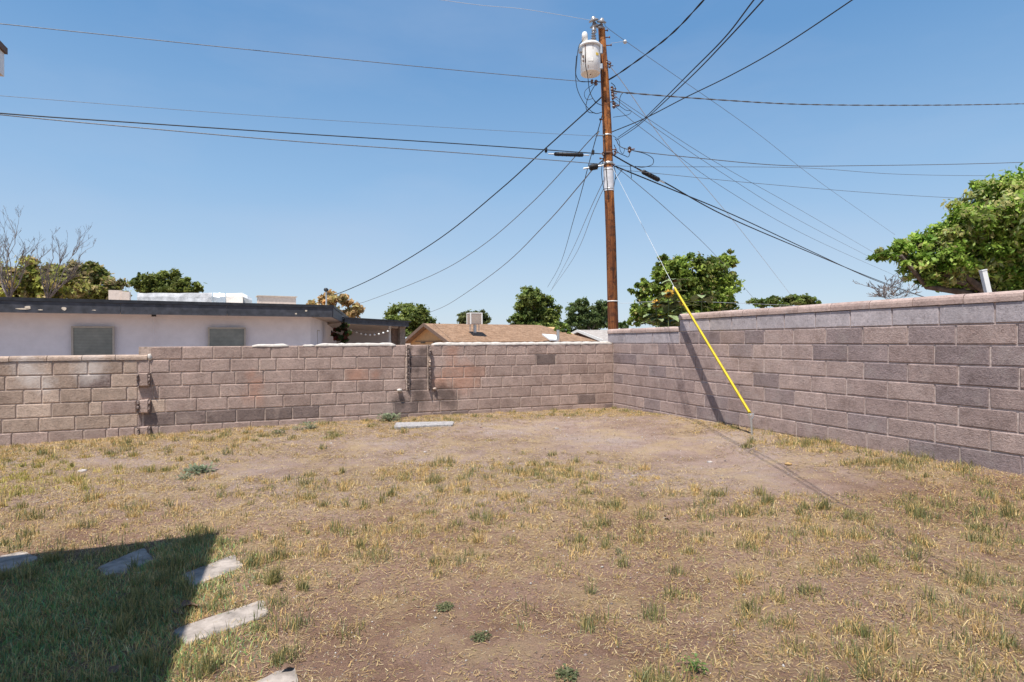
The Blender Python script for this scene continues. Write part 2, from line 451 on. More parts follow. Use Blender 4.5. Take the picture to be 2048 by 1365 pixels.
WL = {}
def wloc(o): return WL.get(o.name, Vector((0, 0, 0))) if o else Vector((0, 0, 0))
def tag(o, label=None, cat=None, group=None, kind=None):
    if label: o['label'] = label
    if cat: o['category'] = cat
    if group: o['group'] = group
    if kind: o['kind'] = kind
    return o
def thing(name, loc, label, cat, group=None):
    o = bpy.data.objects.new(name, None); o.empty_display_size = .1
    o.location = loc; col.objects.link(o); WL[o.name] = Vector(loc)
    return tag(o, label, cat, group)
def build(mb, name, mat, parent=None, origin=None):
    vs = np.array(mb.v, float)
    c = Vector(((vs[:, 0].min() + vs[:, 0].max()) / 2, (vs[:, 1].min() + vs[:, 1].max()) / 2, vs[:, 2].min())) if origin is None else Vector(origin)
    me = bpy.data.meshes.new(name)
    me.from_pydata([tuple(r) for r in (vs - np.array(c))], [], mb.f)
    me.polygons.foreach_set('use_smooth', mb.smooth)
    me.materials.append(M[mat] if isinstance(mat, str) else mat)
    me.validate()
    o = bpy.data.objects.new(name, me); col.objects.link(o)
    o.location = c - wloc(parent); o.parent = parent
    WL[o.name] = c
    return o
def fast_mesh(name, verts, nper, faces_tmpl, cols, mat, parent=None, origin=(0, 0, 0)):
    """many identical little pieces: verts (n, nper, 3); faces_tmpl lists of indices into the nper"""
    n = verts.shape[0]
    me = bpy.data.meshes.new(name)
    vv = verts.reshape(-1, 3) - np.array(origin)
    me.vertices.add(len(vv)); me.vertices.foreach_set('co', vv.astype(np.float32).ravel())
    tl = [len(f) for f in faces_tmpl]
    flat = np.array([i for f in faces_tmpl for i in f])
    loops = (np.arange(n)[:, None] * nper + flat[None, :]).ravel()
    me.loops.add(len(loops)); me.loops.foreach_set('vertex_index', loops.astype(np.int32))
    tot = np.tile(np.array(tl), n); start = np.concatenate(([0], np.cumsum(tot)[:-1]))
    me.polygons.add(len(tot)); me.polygons.foreach_set('loop_start', start.astype(np.int32)); me.polygons.foreach_set('loop_total', tot.astype(np.int32))
    me.update(calc_edges=True)
    at = me.color_attributes.new('Col', 'FLOAT_COLOR', 'POINT')
    c4 = np.ones((n, nper, 4), np.float32); c4[:, :, :3] = cols.reshape(n, -1, 3)
    at.data.foreach_set('color', c4.ravel())
    me.materials.append(M[mat])
    o = bpy.data.objects.new(name, me); col.objects.link(o)
    o.location = Vector(origin) - wloc(parent); o.parent = parent; WL[o.name] = Vector(origin)
    return o
def crspline(pts, sub=6):
    pts = [Vector(p) for p in pts]
    if len(pts) < 3: return [pts[0].lerp(pts[-1], i / sub) for i in range(sub + 1)]
    q = [pts[0] * 2 - pts[1]] + pts + [pts[-1] * 2 - pts[-2]]
    out = []
    for i in range(1, len(q) - 2):
        a, b, c, d = q[i - 1:i + 3]
        for k in range(sub):
            t = k / sub
            out.append(.5 * ((2 * b) + (c - a) * t + (2 * a - 5 * b + 4 * c - d) * t * t + (3 * b - a - 3 * c + d) * t ** 3))
    out.append(pts[-1]); return out

# ================================================================== GROUND
def axis_vals(lo, hi, step, far, g=1.22):
    a = list(np.arange(lo, hi + 1e-6, step)); s = step; x = a[-1]
    while x < far: s *= g; x += s; a.append(x)
    s = step; x = a[0]; pre = []
    while x > -far: s *= g; x -= s; pre.append(x)
    return np.array(pre[::-1] + a)
gx = axis_vals(-10, 8, .07, 900); gy = axis_vals(-1, 13.5, .07, 900)
XX, YY = np.meshgrid(gx, gy)
ZZ = GZ(XX, YY)
near = np.clip(1 - np.maximum(np.abs(XX) - 8, 0) / 4, 0, 1) * np.clip(1 - np.maximum(YY - 12, 0) / 3, 0, 1)
ZZ = ZZ + near * (.006 * waves(XX, YY, 23, 6, 9) + rng.normal(0, .0022, XX.shape))
nx, ny = len(gx), len(gy)
idx = np.arange(nx * ny).reshape(ny, nx)
quads = np.stack([idx[:-1, :-1], idx[:-1, 1:], idx[1:, 1:], idx[1:, :-1]], -1).reshape(-1, 4)
me = bpy.data.meshes.new('ground')
me.vertices.add(nx * ny); me.vertices.foreach_set('co', np.stack([XX, YY, ZZ], -1).astype(np.float32).ravel())
me.loops.add(quads.size); me.loops.foreach_set('vertex_index', quads.astype(np.int32).ravel())
me.polygons.add(len(quads)); me.polygons.foreach_set('loop_start', (np.arange(len(quads)) * 4).astype(np.int32)); me.polygons.foreach_set('loop_total', np.full(len(quads), 4, np.int32))
me.update(calc_edges=True); me.polygons.foreach_set('use_smooth', np.ones(len(quads), bool))
me.materials.append(M['soil'])
ground = bpy.data.objects.new('ground', me); col.objects.link(ground); tag(ground, kind='structure')

# ================================================================== BLOCK WALLS
L0 = 1.442; CH = .203
def zrow(k):      # top and bottom of course k (1 is the course whose top is L0)
    return L0 - (k - 1) * CH, L0 - k * CH
def block_mesh(org, u, v, s0, s1, z0, z1, thick=.2, proud=0.0, bev=.010, jit=.0045):
    """one block: u along the wall, v into it; faces proud of the mortar"""
    mb = MB(); j = lambda a=jit: random.uniform(-a, a)
    dv = proud + j(.0025)
    def pt(s, d, z):
        q = org + u * s + v * d; return Vector((q.x, q.y, z))
    o = [(s0 + j(), z0 + j()), (s1 + j(), z0 + j()), (s1 + j(), z1 + j()), (s0 + j(), z1 + j())]
    inn = [(s0 + bev, z0 + bev), (s1 - bev, z0 + bev), (s1 - bev, z1 - bev), (s0 + bev, z1 - bev)]
    inn = [(a + j(.002), b + j(.002)) for a, b in inn]
    vs = [pt(a, -dv, b) for a, b in inn] + [pt(a, -dv + bev * .8, b) for a, b in o] + [pt(a, thick, b) for a, b in o]
    fs = [(0, 1, 2, 3), (11, 10, 9, 8)]
    for k in range(4):
        k2 = (k + 1) % 4
        fs.append((4 + k, 4 + k2, k2, k)); fs.append((8 + k, 8 + k2, 4 + k2, 4 + k))
    mb.add(vs, fs); return mb
def cap_mesh(org, u, v, s0, s1, z0, h, thick=.2, over=.012):
    mb = MB(); r = h * .55
    prof = [(-over, z0)] + [(-over + r * (1 - math.cos(t)), z0 + h - r + r * math.sin(t)) for t in (0, .5, 1.05, 1.5708)] + \
           [(thick + over - r * (1 - math.cos(t)), z0 + h - r + r * math.sin(t)) for t in (1.5708, 1.05, .5, 0)] + [(thick + over, z0)]
    dz = random.uniform(-.003, .003)
    poly = []
    for d, z in prof:
        q = org + u * s0 + v * d; poly.append(Vector((q.x, q.y, z + dz)))
    mb.prism(poly, u * (s1 - s0)); return mb
def dedupe(l, t=8):
    l = sorted(l); out = []
    for x in l:
        if not out or x - out[-1] > t: out.append(x)
    return out
A1 = lambda l: [x / 3.938 for x in l]
A2 = lambda l: [480 + x / 4.876 for x in l]
A3 = lambda l: [860 + x / 4.876 for x in l]
A4 = lambda l: [1220 + x / 3.412 for x in l]
A5 = lambda l: [1628 + x / 2.167 for x in l]
GAP = .0068

# ---- low tan section at the left
lw = thing('block_wall', W(left_a(120), .1, 0), 'low tan concrete block wall section with a pale flat cap at the far left of the yard', 'wall')
lrows = {2: A1([135, 415, 690, 970, 1085]), 3: A1([40, 325, 615, 875, 1085]), 4: A1([185, 330, 470, 720, 1000, 1085]),
         5: A1([125, 405, 700, 805, 1075]), 6: A1([10, 305, 590, 865, 1085]), 7: A1([90, 380, 655, 835, 935, 1060])}
AL_END = -13.2
for k, js in lrows.items():
    zt, zb = zrow(k); a = [left_a(x) for x in js]
    while a[0] > AL_END: a.insert(0, a[0] - .406)
    for s0, s1 in zip(a[:-1], a[1:]):
        mt = 'block_tan' if not (k == 7 or (k in (4, 5) and random.random() < .35 and s0 > -9.3)) else 'block_brown'
        if k == 3 and abs((s0 + s1) / 2 - left_a(188)) < .15: mt = 'block_dark'
        build(block_mesh(OC, VR, VM, s0 + GAP, s1 - GAP, zb + GAP, zt - GAP), 'block', mt, lw)
a = [left_a(x) for x in A1([70, 370, 645, 908, 1160])]
while a[0] > AL_END: a.insert(0, a[0] - .53)
for s0, s1 in zip(a[:-1], a[1:]):
    build(cap_mesh(OC, VR, VM, s0 + .004, s1 - .004, L0 - CH + .004, .075), 'cap_block', 'block_tan', lw)
mb = MB(); p0, p1 = AL_END - .3, left_a(277)
mb.obox(W((p0 + p1) / 2, .1, (L0 - CH - .2) / 2), VR * ((p1 - p0) / 2), VM * .089, Vector((0, 0, (L0 - CH + .2) / 2 - .001)))
build(mb, 'mortar', 'mortar', lw)

# ---- main section behind the yard
mw = thing('block_wall', W(left_a(760), .1, 0), 'long brown concrete block wall with rusty blocks, white mortar on top and a torn off pilaster', 'wall')
pz0, pz1 = 2 * 0 + 480 + 1655 / 4.876, 480 + 1825 / 4.876
mrows = {
 1: [A1([1180, 1435, 1680, 1912]) + A2([18, 305, 570, 755, 1008, 1258, 1490, 1622]), A2([1862]) + A3([118, 338, 548, 750, 943, 1137, 1325, 1470, 1620, 1796])],
 2: [A1([1088, 1182, 1335, 1580, 1815, 2045]) + A2([185, 355, 635, 885, 1137, 1375, 1612]), A2([1862]) + A3([225, 440, 640, 838, 1035, 1225, 1410, 1530, 1700, 1796])],
 3: [A1([1190, 1430, 1670, 1852]) + A2([230, 495, 765, 1015, 1258, 1492, 1612]), A2([1862]) + A3([115, 333, 540, 590, 798, 985, 1160, 1355, 1540, 1620, 1796])],
 4: [A1([1088, 1200, 1250, 1498, 1730, 1965]) + A2([85, 358, 630, 893, 1140, 1400, 1622]), A2([1862]) + A3([220, 432, 495, 705, 900, 1095, 1285, 1465, 1695, 1796])],
 5: [A1([1185, 1300, 1548, 1790, 2010]) + A2([148, 420, 690, 940, 1192, 1430, 1665, 1880]) + A3([262, 375, 590, 785, 985, 1170, 1350, 1530, 1705, 1796])],
 6: [A1([1125, 1378, 1620, 1860]) + A2([240, 508, 770, 1022, 1262, 1500, 1735, 1950]) + A3([268, 465, 685, 880, 1078, 1262, 1440, 1615, 1796])],
 7: [A1([1185, 1250, 1505, 1750, 1980]) + A2([105, 378, 648, 900, 1158, 1400, 1640, 1870]) + A3([200, 375, 600, 790, 990, 1190, 1390, 1560, 1705, 1796])],
}
rusty = [(920, 3), (935, 3), (905, 4), (925, 4), (952, 4), (712, 3), (505, 4), (870, 1), (895, 1), (870, 4), (510, 5)]
for k, segs in mrows.items():
    zt, zb = zrow(k)
    for js in segs:
        js = dedupe(js, 7); a = [left_a(x) for x in js]; a[-1] = min(a[-1], 0.0)
        for i, (s0, s1) in enumerate(zip(a[:-1], a[1:])):
            x0, x1 = js[i], js[i + 1]
            mt = 'block_brown'
            if k == 6 and x1 < 640: mt = 'block_dark'
            elif k >= 6 and random.random() < .18: mt = 'block_dark'
            elif random.random() < .012 and k > 1: mt = 'block_dark'
            if any(kk == k and x0 < px < x1 for px, kk in rusty[:6]): mt = 'block_rust'
            if k == 5 and x0 < 315: mt = 'block_tan'
            build(block_mesh(OC, VR, VM, s0 + GAP, s1 - GAP, zb + GAP, zt - GAP), 'block', mt, mw)
    if k <= 4:      # block set back between the torn pilaster webs
        build(block_mesh(OC, VR, VM, left_a(pz0), left_a(pz1), zb + GAP, zt - GAP, proud=-.001), 'block', 'block_dark' if k == 2 else 'block_brown', mw)
mb = MB(); p0, p1 = left_a(277), .2
mb.obox(W((p0 + p1) / 2, .1, (L0 - .2) / 2), VR * ((p1 - p0) / 2), VM * .089, Vector((0, 0, (L0 + .2) / 2 - .004)))
mc = build(mb, 'mortar', 'mortar', mw)

def ragged(org_a, b0, b1, z0, z1, w, name, mat, parent):
    """a broken-off web of a block standing out of the wall: b0 (in the wall) .. -b1 out"""
    mb = MB(); n = 8; vs = []
    for i in range(n + 1):
        z = z0 + (z1 - z0) * i / n
        for s in (-1, 1):
            out = b1 * random.uniform(.45, 1.0) * (1 if 0 < i < n else .8)
            vs.append(W(org_a + s * w * .5 * random.uniform(.7, 1.15), -out, z))
            vs.append(W(org_a + s * w * .5, b0, z))
    fs = []
    for i in range(n):
        a = i * 4; b = a + 4
        fs += [(a, b, b + 2, a + 2), (a, a + 1, b + 1, b), (a + 2, b + 2, b + 3, a + 3)]
    fs += [(0, 2, 3, 1), (n * 4, n * 4 + 1, n * 4 + 3, n * 4 + 2)]
    mb.add(vs, fs); return build(mb, name, mat, parent)
for k in (1, 2, 3, 4):
    zt, zb = zrow(k)
    dk = 'block_dark'
    ragged(left_a(480 + 1638 / 4.876), .03, .055 if k < 3 else .045, zb + .004, zt - .006, .03, 'pilaster_web', dk, mw)
    ragged(left_a(480 + 1843 / 4.876), .03, .095 if k < 4 else .08, zb + .002, zt - .006, .032, 'pilaster_web', 'block_tan' if k == 2 else dk, mw)
    ragged(left_a(480 + 1622 / 4.876), .02, .012, zb, zt - .006, .018, 'mortar_smear', 'mortar', mw)
for k in (3, 5, 7):
    zt, zb = zrow(k)
    s0, s1 = left_a(1098 / 3.938), left_a(1172 / 3.938)
    build(block_mesh(OC, VR, VM, s0, s1, zb + .006, zt + .004, thick=.1, proud=.055, bev=.014, jit=.008), 'pilaster_stub', 'block_brown', mw)
    for e in (s0 - .012, s1 + .012):
        ragged(e, .02, .088, zb, zt, .026, 'pilaster_web', 'block_dark', mw)
for k in (6,):
    zt, zb = zrow(k)
    build(block_mesh(OC, VR, VM, left_a(276), left_a(283), zb + .006, zt - .004), 'block', 'block_dark', mw)
# lump of mortar left by the pilaster foot
def lump(c, r, name, mat, parent=None, flat=.6, seed=0, n=8, sq=1.0):
    rs = np.random.default_rng(seed); mb = MB(); vs = []; rings = 5
    for i in range(rings + 1):
        t = math.pi * i / rings
        for k in range(n):
            p = 2 * math.pi * k / n; rr = r * rs.uniform(.78, 1.18)
            vs.append(Vector((math.sin(t) * math.cos(p) * rr, math.sin(t) * math.sin(p) * rr * sq, math.cos(t) * rr * flat)) + Vector(c))
    fs = [(i * n + k, (i + 1) * n + k, (i + 1) * n + (k + 1) % n, i * n + (k + 1) % n) for i in range(rings) for k in range(n)]
    mb.add(vs, fs, True); return build(mb, name, mat, parent)
lump(W(left_a(798), -.03, zrow(4)[1] + .01), .05, 'mortar_lump', 'whitewash', mw, .6, 3)
lump(W(left_a(868), -.02, zrow(4)[1] + .01), .035, 'mortar_lump', 'mortar', mw, .7, 4)
lump(W(left_a(299.5), -.0, L0 - CH + .04), .035, 'mortar_lump', 'whitewash', mw, 1.5, 5)
# white mortar wash along the top
def wash(px0, px1, h, seedv):
    mb = MB(); a0, a1 = left_a(px0), left_a(px1); n = max(6, int((a1 - a0) / .07)); rs = np.random.default_rng(seedv)
    sec = [(-.006, -.012), (-.010, .6), (.012, 1.0), (.10, 1.08), (.188, 1.0), (.21, .5), (.206, -.012)]
    vs = []
    for i in range(n + 1):
        hh = h * rs.uniform(.72, 1.12) * (0.35 if i in (0, n) else 1); dd = rs.uniform(-.004, .004)
        for d, zf in sec:
            vs.append(W(a0 + (a1 - a0) * i / n, d + (dd if d < .05 else 0), L0 + (zf * hh if zf > 0 else zf + rs.uniform(-.006, .004)) - .003))
    m_ = len(sec); fs = []
    for i in range(n):
        for k in range(m_ - 1):
            fs.append((i * m_ + k, (i + 1) * m_ + k, (i + 1) * m_ + k + 1, i * m_ + k + 1))
    fs += [tuple(range(m_)), tuple(n * m_ + k for k in reversed(range(m_)))]
    mb.add(vs, fs, True); build(mb, 'mortar_cap', 'whitewash', mw)
wash(504, 577, .030, 1); wash(606, 630, .018, 2); wash(632, 791, .036, 3); wash(868, 1224, .038, 4)

# ---- right wall, two heights
rw = thing('block_wall', W(.1, right_b(1600), 0), 'stepped purple grey concrete block wall with rounded caps along the right side of the yard', 'wall')
BEND = -9.4
SB = right_b(1359)
rrows = {
 -1: A4([475, 540, 678, 830, 1000, 1190, 1400]) + A5([157, 338, 542, 783]),
 0: A4([475, 605, 750, 915, 1050, 1250]) + A5([50, 210, 405, 613, 880]),
 1: A4([30, 140, 232, 325, 395, 520, 655, 808, 972, 1167, 1380]) + A5([143, 320, 520, 762]),
 2: A4([30, 180, 325, 448, 585, 725, 875, 1047, 1250]) + A5([50, 212, 403, 625, 887]),
 3: A4([30, 165, 262, 380, 497, 630, 795, 972, 1150, 1370]) + A5([138, 315, 522, 757]),
 4: A4([30, 85, 120, 230, 330, 445, 575, 720, 880, 1047, 1255]) + A5([50, 218, 402, 622, 880]),
 5: A4([30, 140, 270, 385, 515, 640, 800, 965, 1165, 1370]) + A5([140, 316, 520, 760]),
 6: A4([30, 178, 228, 340, 445, 585, 735, 880, 1060, 1265]) + A5([57, 225, 408, 627, 893]),
 7: A4([30, 120, 220, 290, 400, 520, 650, 800, 960]),
}
RV = VR; RU = VM
def rblock(s0, s1, zb, zt, mt, proud=0.0, name='block', bev=.009):
    build(block_mesh(OC, -RU, RV, -s0 + GAP, -s1 - GAP, zb + GAP, zt - GAP, proud=proud, bev=bev), name, mt, rw)
for k, js in rrows.items():
    zt, zb = zrow(k)
    js = dedupe(js, 9 if k not in (4,) else 8); b = [right_b(x) for x in js]
    if js[0] < 1235: b[0] = -.006
    if k < 7:
        while b[-1] > BEND: b.append(b[-1] - .406)
    for s0, s1 in zip(b[:-1], b[1:]):
        mt = 'block_grey' if k == -1 else ('block_purple_dark' if (random.random() < .22 or (k == 0 and random.random() < .6)) else 'block_purple')
        rblock(s0, s1, zb, zt, mt, bev=.006 if k == -1 else .009)
zt, zb = zrow(0)                                  # grey course of the low part
b = [right_b(x) for x in A4([8, 95, 182, 290, 405, 472])]; b[0] = .2
for s0, s1 in zip(b[:-1], b[1:]): rblock(s0, s1, zb, zt, 'block_grey', bev=.006)
b = [right_b(x) for x in A4([8, 55, 143, 245, 360, 470])]; b[0] = .205
for s0, s1 in zip(b[:-1], b[1:]):
    build(cap_mesh(OC, -RU, RV, -s0 + .004, -s1 - .004, zt + .002, .088), 'cap_block', 'cap_rose', rw)
zt2 = zrow(-1)[0]
b = [right_b(x) for x in A4([475, 610, 750, 908, 1083, 1283]) + A5([75, 243, 430, 650])]
while b[-1] > BEND: b.append(b[-1] - .50)
b[0] = SB + .012
for s0, s1 in zip(b[:-1], b[1:]):
    build(cap_mesh(OC, -RU, RV, -s0 + .004, -s1 - .004, zt2 + .002, .098), 'cap_block', 'cap_rose', rw)
mb = MB()
def rslab(b0, b1, z1):
    mb.obox(W(.1, (b0 + b1) / 2, (z1 - .2) / 2), RV * .089, RU * (abs(b1 - b0) / 2), Vector((0, 0, (z1 + .2) / 2)))
rslab(-.001, SB + .001, zt - .002); rslab(SB - .001, BEND - .3, zt2 - .002)
build(mb, 'mortar', 'mortar_grey', rw)
mb = MB(); mb.obox(W(.1, .1, L0 + CH / 2), RV * .093, RU * .0985, Vector((0, 0, CH / 2 - .004))); build(mb, 'mortar', 'mortar_grey', rw)

# ================================================================== HOUSE THE PHOTOGRAPHER STANDS BESIDE (only its eave corner shows; walls left out for light)
EC = Vector((-2.93, 3.34, 0))
EC = hitz(15.5, 97.5, 3.2); EC.z = 0
hh = thing('opened_eave_roof', EC - VR * 2.2 - VM * 2.2, 'near roof with unseen sides left open for light whose brown edged white eave corner shows at the top of the left edge', 'patio roof')  # seen eave corner; unseen rest opened up so daylight reaches the shaded lawn
def slab(org, lr, lm, z0, z1, name, mat, parent):
    mb = MB(); c = org - VR * (lr / 2) - VM * (lm / 2); mb.obox(Vector((c.x, c.y, (z0 + z1) / 2)), VR * (lr / 2), VM * (lm / 2), Vector((0, 0, (z1 - z0) / 2))); return build(mb, name, mat, parent)
slab(EC, 4.4, 4.6, 3.165, 3.2, 'roof', 'brown_trim', hh)
slab(EC - VR * .012 - VM * .012, 4.37, 4.57, 3.03, 3.163, 'fascia', 'white_paint', hh)
for a_, b_ in ((-4.2, -.4), (-4.2, -4.3), (-.35, -4.3)):
    q = EC + VR * a_ + VM * b_; mb = MB(); mb.obox((q.x, q.y, 1.5), VR * .06, VM * .06, Vector((0, 0, 1.53))); build(mb, 'post', 'white_paint', hh)

# ================================================================== WHITE FLAT-ROOFED HOUSE BEHIND
RZ = 2.75
F0 = hitz(0, 596, RZ); F1 = hitz(664, 612, RZ); F2 = hitz(697, 637, RZ)
du = (F1 - F0).normalized(); FL = F0 - du * 6
ds = (F2 - F1).normalized(); F3 = FL + (F2 - F1)
wh = thing('house', Vector(((F0.x + F1.x) / 2, (F0.y + F1.y) / 2 + 4, 0)), 'white flat roofed house with a peeling charcoal fascia behind the block wall', 'house')
def out_n(d):
    n = Vector((d.y, -d.x, 0)); return n
nf = out_n(du)                      # towards the yard
ns = out_n(ds)                      # to the right
mb = MB(); mb.prism([Vector((p.x, p.y, RZ - .34)) for p in (FL, F1 - du * .05, F2 - du * .05, F3)], Vector((0, 0, .33)))
build(mb, 'roof', 'roofing', wh)
def fbar(a, b, n, off, z0, z1, th, name, mat, parent, cut=0):
    mb = MB(); a = Vector((a.x, a.y, 0)); b = Vector((b.x, b.y, 0))
    d = (b - a).normalized(); c = (a + b) / 2 + n * (off + th / 2)
    mb.obox(Vector((c.x, c.y, (z0 + z1) / 2)), (b - a) / 2, n * (th / 2), Vector((0, 0, (z1 - z0) / 2))); return build(mb, name, mat, parent)
joint = F0.lerp(F1, .31); joint2 = F0.lerp(F1, .63)
for a, b in ((FL, joint), (joint + du * .012, joint2), (joint2 + du * .012, F1)):
    fbar(a, b, nf, .002, RZ - .40, RZ - .075, .035, 'fascia_board', 'fascia', wh)
fbar(FL, F1 + du * .06, nf, .002, RZ - .073, RZ + .02, .06, 'drip_edge', 'fascia_top', wh)
fbar(F1, F2, ns, .002, RZ - .40, RZ - .075, .035, 'fascia_board', 'fascia', wh)
fbar(F1 + ds * .02, F2, ns, .002, RZ - .073, RZ + .02, .06, 'drip_edge', 'fascia_top', wh)
OH = .62
def inset(p, a, b): return p - nf * a - ns * b
WA = FL - nf * OH; WB = F1 - nf * OH - ns * .62; WC = F2 - ns * .62
mb = MB(); mb.prism([Vector((p.x, p.y, -1.2)) for p in (WA, WB, WC, F3)], Vector((0, 0, RZ - .36 + 1.2)))
build(mb, 'wall', 'stucco', wh)
mb = MB(); mb.prism([Vector((p.x, p.y, RZ - .36)) for p in (FL, F1 - du * .06, F2 - du * .06, F3)], Vector((0, 0, .018)))
build(mb, 'soffit', 'soffit', wh)
def wall_pt(px, py): return hitplane(px, py, Vector((WA.x, WA.y, 0)), nf)
def window(x0, y0, x1, y1, p0, n, parent, fr=.05):
    a = hitplane(x0, y0, p0, n); b = hitplane(x1, y0, p0, n); c = hitplane(x0, y1, p0, n)
    zt = a.z; zb = c.z; a = Vector((a.x, a.y, 0)); b = Vector((b.x, b.y, 0)); d = (b - a).normalized()
    mb = MB()
    def bx(p, q, z0, z1, o0, o1):
        cc = (p + q) / 2 + n * ((o0 + o1) / 2); mb.obox(Vector((cc.x, cc.y, (z0 + z1) / 2)), (q - p) / 2, n * ((o1 - o0) / 2), Vector((0, 0, (z1 - z0) / 2)))
    bx(a - d * fr, a, zb - fr, zt + fr, .003, .045); bx(b, b + d * fr, zb - fr, zt + fr, .003, .045)
    bx(a, b, zt, zt + fr, .003, .045); bx(a, b, zb - fr, zb, .003, .06)
    w = build(mb, 'window', 'frame', parent)
    mb2 = MB(); cc = (a + b) / 2 + n * .012
    mb2.obox(Vector((cc.x, cc.y, (zt + zb) / 2)), (b - a) / 2, n * .008, Vector((0, 0, (zt - zb) / 2)))
    build(mb2, 'pane', 'glass', w)
    return w
P0 = Vector((WA.x, WA.y, 0))
window(147, 656, 225, 722, P0, nf, wh); window(419, 658, 488, 708, P0, nf, wh)
PS = Vector((WB.x, WB.y, 0))
window(633, 662, 637.5, 700, PS, ns, wh, .03); window(645, 665, 648, 700, PS, ns, wh, .03)
mb = MB(); a = wall_pt(308, 630) + nf * .03; mb.tube([(a.x, a.y, RZ - .37), (a.x, a.y, -.9)], .018, 8); build(mb, 'conduit', 'stucco', wh)
mb = MB(); a = wall_pt(308, 630) + nf * .06; mb.obox((a.x, a.y, RZ - .40), du * .06, nf * .05, Vector((0, 0, .035))); build(mb, 'junction_box', 'dark', wh)
for (x, y, w, h, sd) in ((47, 618, .20, .022, 1), (55, 615, .06, .05, 2), (128, 618, .07, .055, 3), (81, 620, .07, .016, 4), (188, 621, .05, .012, 5), (612, 622, .04, .03, 6), (592, 628, .04, .03, 7)):
    p = hitplane(x, y, Vector((FL.x, FL.y, 0)) + nf * .04, nf); mb = MB(); rs = random.Random(sd); poly = []
    for k in range(9):
        t = 2 * math.pi * k / 9; r = rs.uniform(.7, 1.15); poly.append(p + du * (math.cos(t) * w * r) + Vector((0, 0, math.sin(t) * h * r)))
    mb.prism(poly, nf * .004); build(mb, 'flaked_patch', 'patch', wh)
# wall lamp on the side wall
a = hitplane(657, 668, PS, ns); mb = MB(); mb.lathe(a + ns * .12 + Vector((0, 0, -.1)), (0, 0, 1), [(0, .05), (.12, .11), (.2, .08), (.26, .02)], 10); build(mb, 'wall_lamp', 'dark', wh)

# patio cover beside it
PA = P(688, 637.5, 25); PB = P(816, 645, 27); pd = Vector((PB.x - PA.x, PB.y - PA.y, 0)).normalized(); pn = out_n(pd)
pc = thing('patio_cover', Vector(((PA.x + PB.x) / 2, PA.y + 3, -1)), 'patio cover with a charcoal edge and pale ceiling joined to the white house', 'patio cover')
def edge(p, q, n, z0, z1, th, name):
    mb = MB(); mb.prism([p + Vector((0, 0, z0)), q + Vector((0, 0, z0)), q + Vector((0, 0, z1)), p + Vector((0, 0, z1))], n * th); return build(mb, name, 'fascia' if 'board' in name else 'fascia_top', pc)
edge(PA, PB, pn, -.22, 0, .06, 'fascia_board'); edge(PA - pd * .1, PB + pd * .12, pn, .002, .06, .09, 'drip_edge')
bk = Vector((-.4, 7.5, 0))
zq = lambda p, z: Vector((p.x, p.y, z))
mb = MB(); mb.add([zq(PA, PA.z - .17), zq(PB, PB.z - .17), zq(PB + bk - pd * 1.6, 2.14), zq(PA + bk - pd * 5, 2.14),
                   zq(PA, PA.z - .01), zq(PB, PB.z - .01), zq(PB + bk - pd * 1.6, 2.3), zq(PA + bk - pd * 5, 2.3)],
                  [(3, 2, 1, 0), (4, 5, 6, 7), (0, 1, 5, 4), (1, 2, 6, 5), (2, 3, 7, 6), (3, 0, 4, 7)])
build(mb, 'roof', 'soffit', pc)
fbar(PA + bk - pd * 6, PB + bk - pd * 1.6, pn, 0, -1.2, 2.16, .1, 'wall', 'stucco_grey', pc)
pp = PA.lerp(PB, .80) - pn * .6; mb = MB(); mb.obox((pp.x, pp.y, .55), pd * .05, pn * .05, Vector((0, 0, 1.72))); build(mb, 'post', 'white_paint', pc)
pp = PA.lerp(PB, .945) - pn * .3; mb = MB(); mb.obox((pp.x, pp.y, .5), pd * .14, pn * .1, Vector((0, 0, 1.72))); build(mb, 'post', 'post_wood', pc)
q = PA.lerp(PB, .90) - pn * .5; mb = MB(); mb.obox((q.x, q.y, 1.5), pd * .28, pn * .08, Vector((0, 0, .62))); build(mb, 'trellis', 'brown_trim', pc)
sl = thing('string_lights', P(740, 660, 26), 'sagging string of small white bulbs under the patio cover', 'string lights')
pts = [P(700 + (780 - 700) * t, 658 + 26 * t * (1 - t) * 1.5 + 1.5 * t, 26) for t in [i / 12 for i in range(13)]]
mb = MB(); mb.tube(pts, .006, 5); build(mb, 'cable', 'black_rubber', sl)
for i in range(9):
    t = (i + .5) / 9 if i else .02; p = P(700 + 80 * t, 659.3 + 39 * t * (1 - t) + 1.5 * t, 26)
    mb = MB(); mb.lathe(p - Vector((0, 0, .045)), (0, 0, 1), [(0, .015), (.02, .05), (.05, .046), (.08, .014)], 8); build(mb, 'bulb', 'bulb', sl)

# things on the flat roof
def roof_thing(name, label, cat, px0, px1, ptop, d, mat, depth=.8):
    a = P(px0, ptop, d); b = P(px1, ptop, d); c = (a + b) / 2
    t = thing(name, (c.x, c.y, RZ), label, cat); return t, a, b
t, a, b = roof_thing('parapet_block', 'pale cracked chimney stub standing on the flat roof by the tree', 'chimney', 221, 256, 582, 21, 'tan_box')
mb = MB(); mb.obox(((a.x * .68 + b.x * .32), a.y, (RZ + a.z) / 2), du * .2, nf * .25, Vector((0, 0, (a.z - RZ) / 2))); build(mb, 'body', 'tan_box', t)
mb = MB(); mb.obox(((a.x * .2 + b.x * .8), a.y + .1, (RZ + a.z) / 2 - .02), du * .12, nf * .22, Vector((0, 0, (a.z - RZ) / 2 - .02))); build(mb, 'flue', 'tan_box', t)
mb = MB(); mb.obox((b.x + .12, b.y + .1, RZ + .12), du * .1, nf * .15, Vector((0, 0, .12))); build(mb, 'cap', 'white_paint', t)
tt = thing('roof_duct', P(390, 600, 21.5), 'long low roof duct wrapped in white tarp on the flat roof', 'duct')
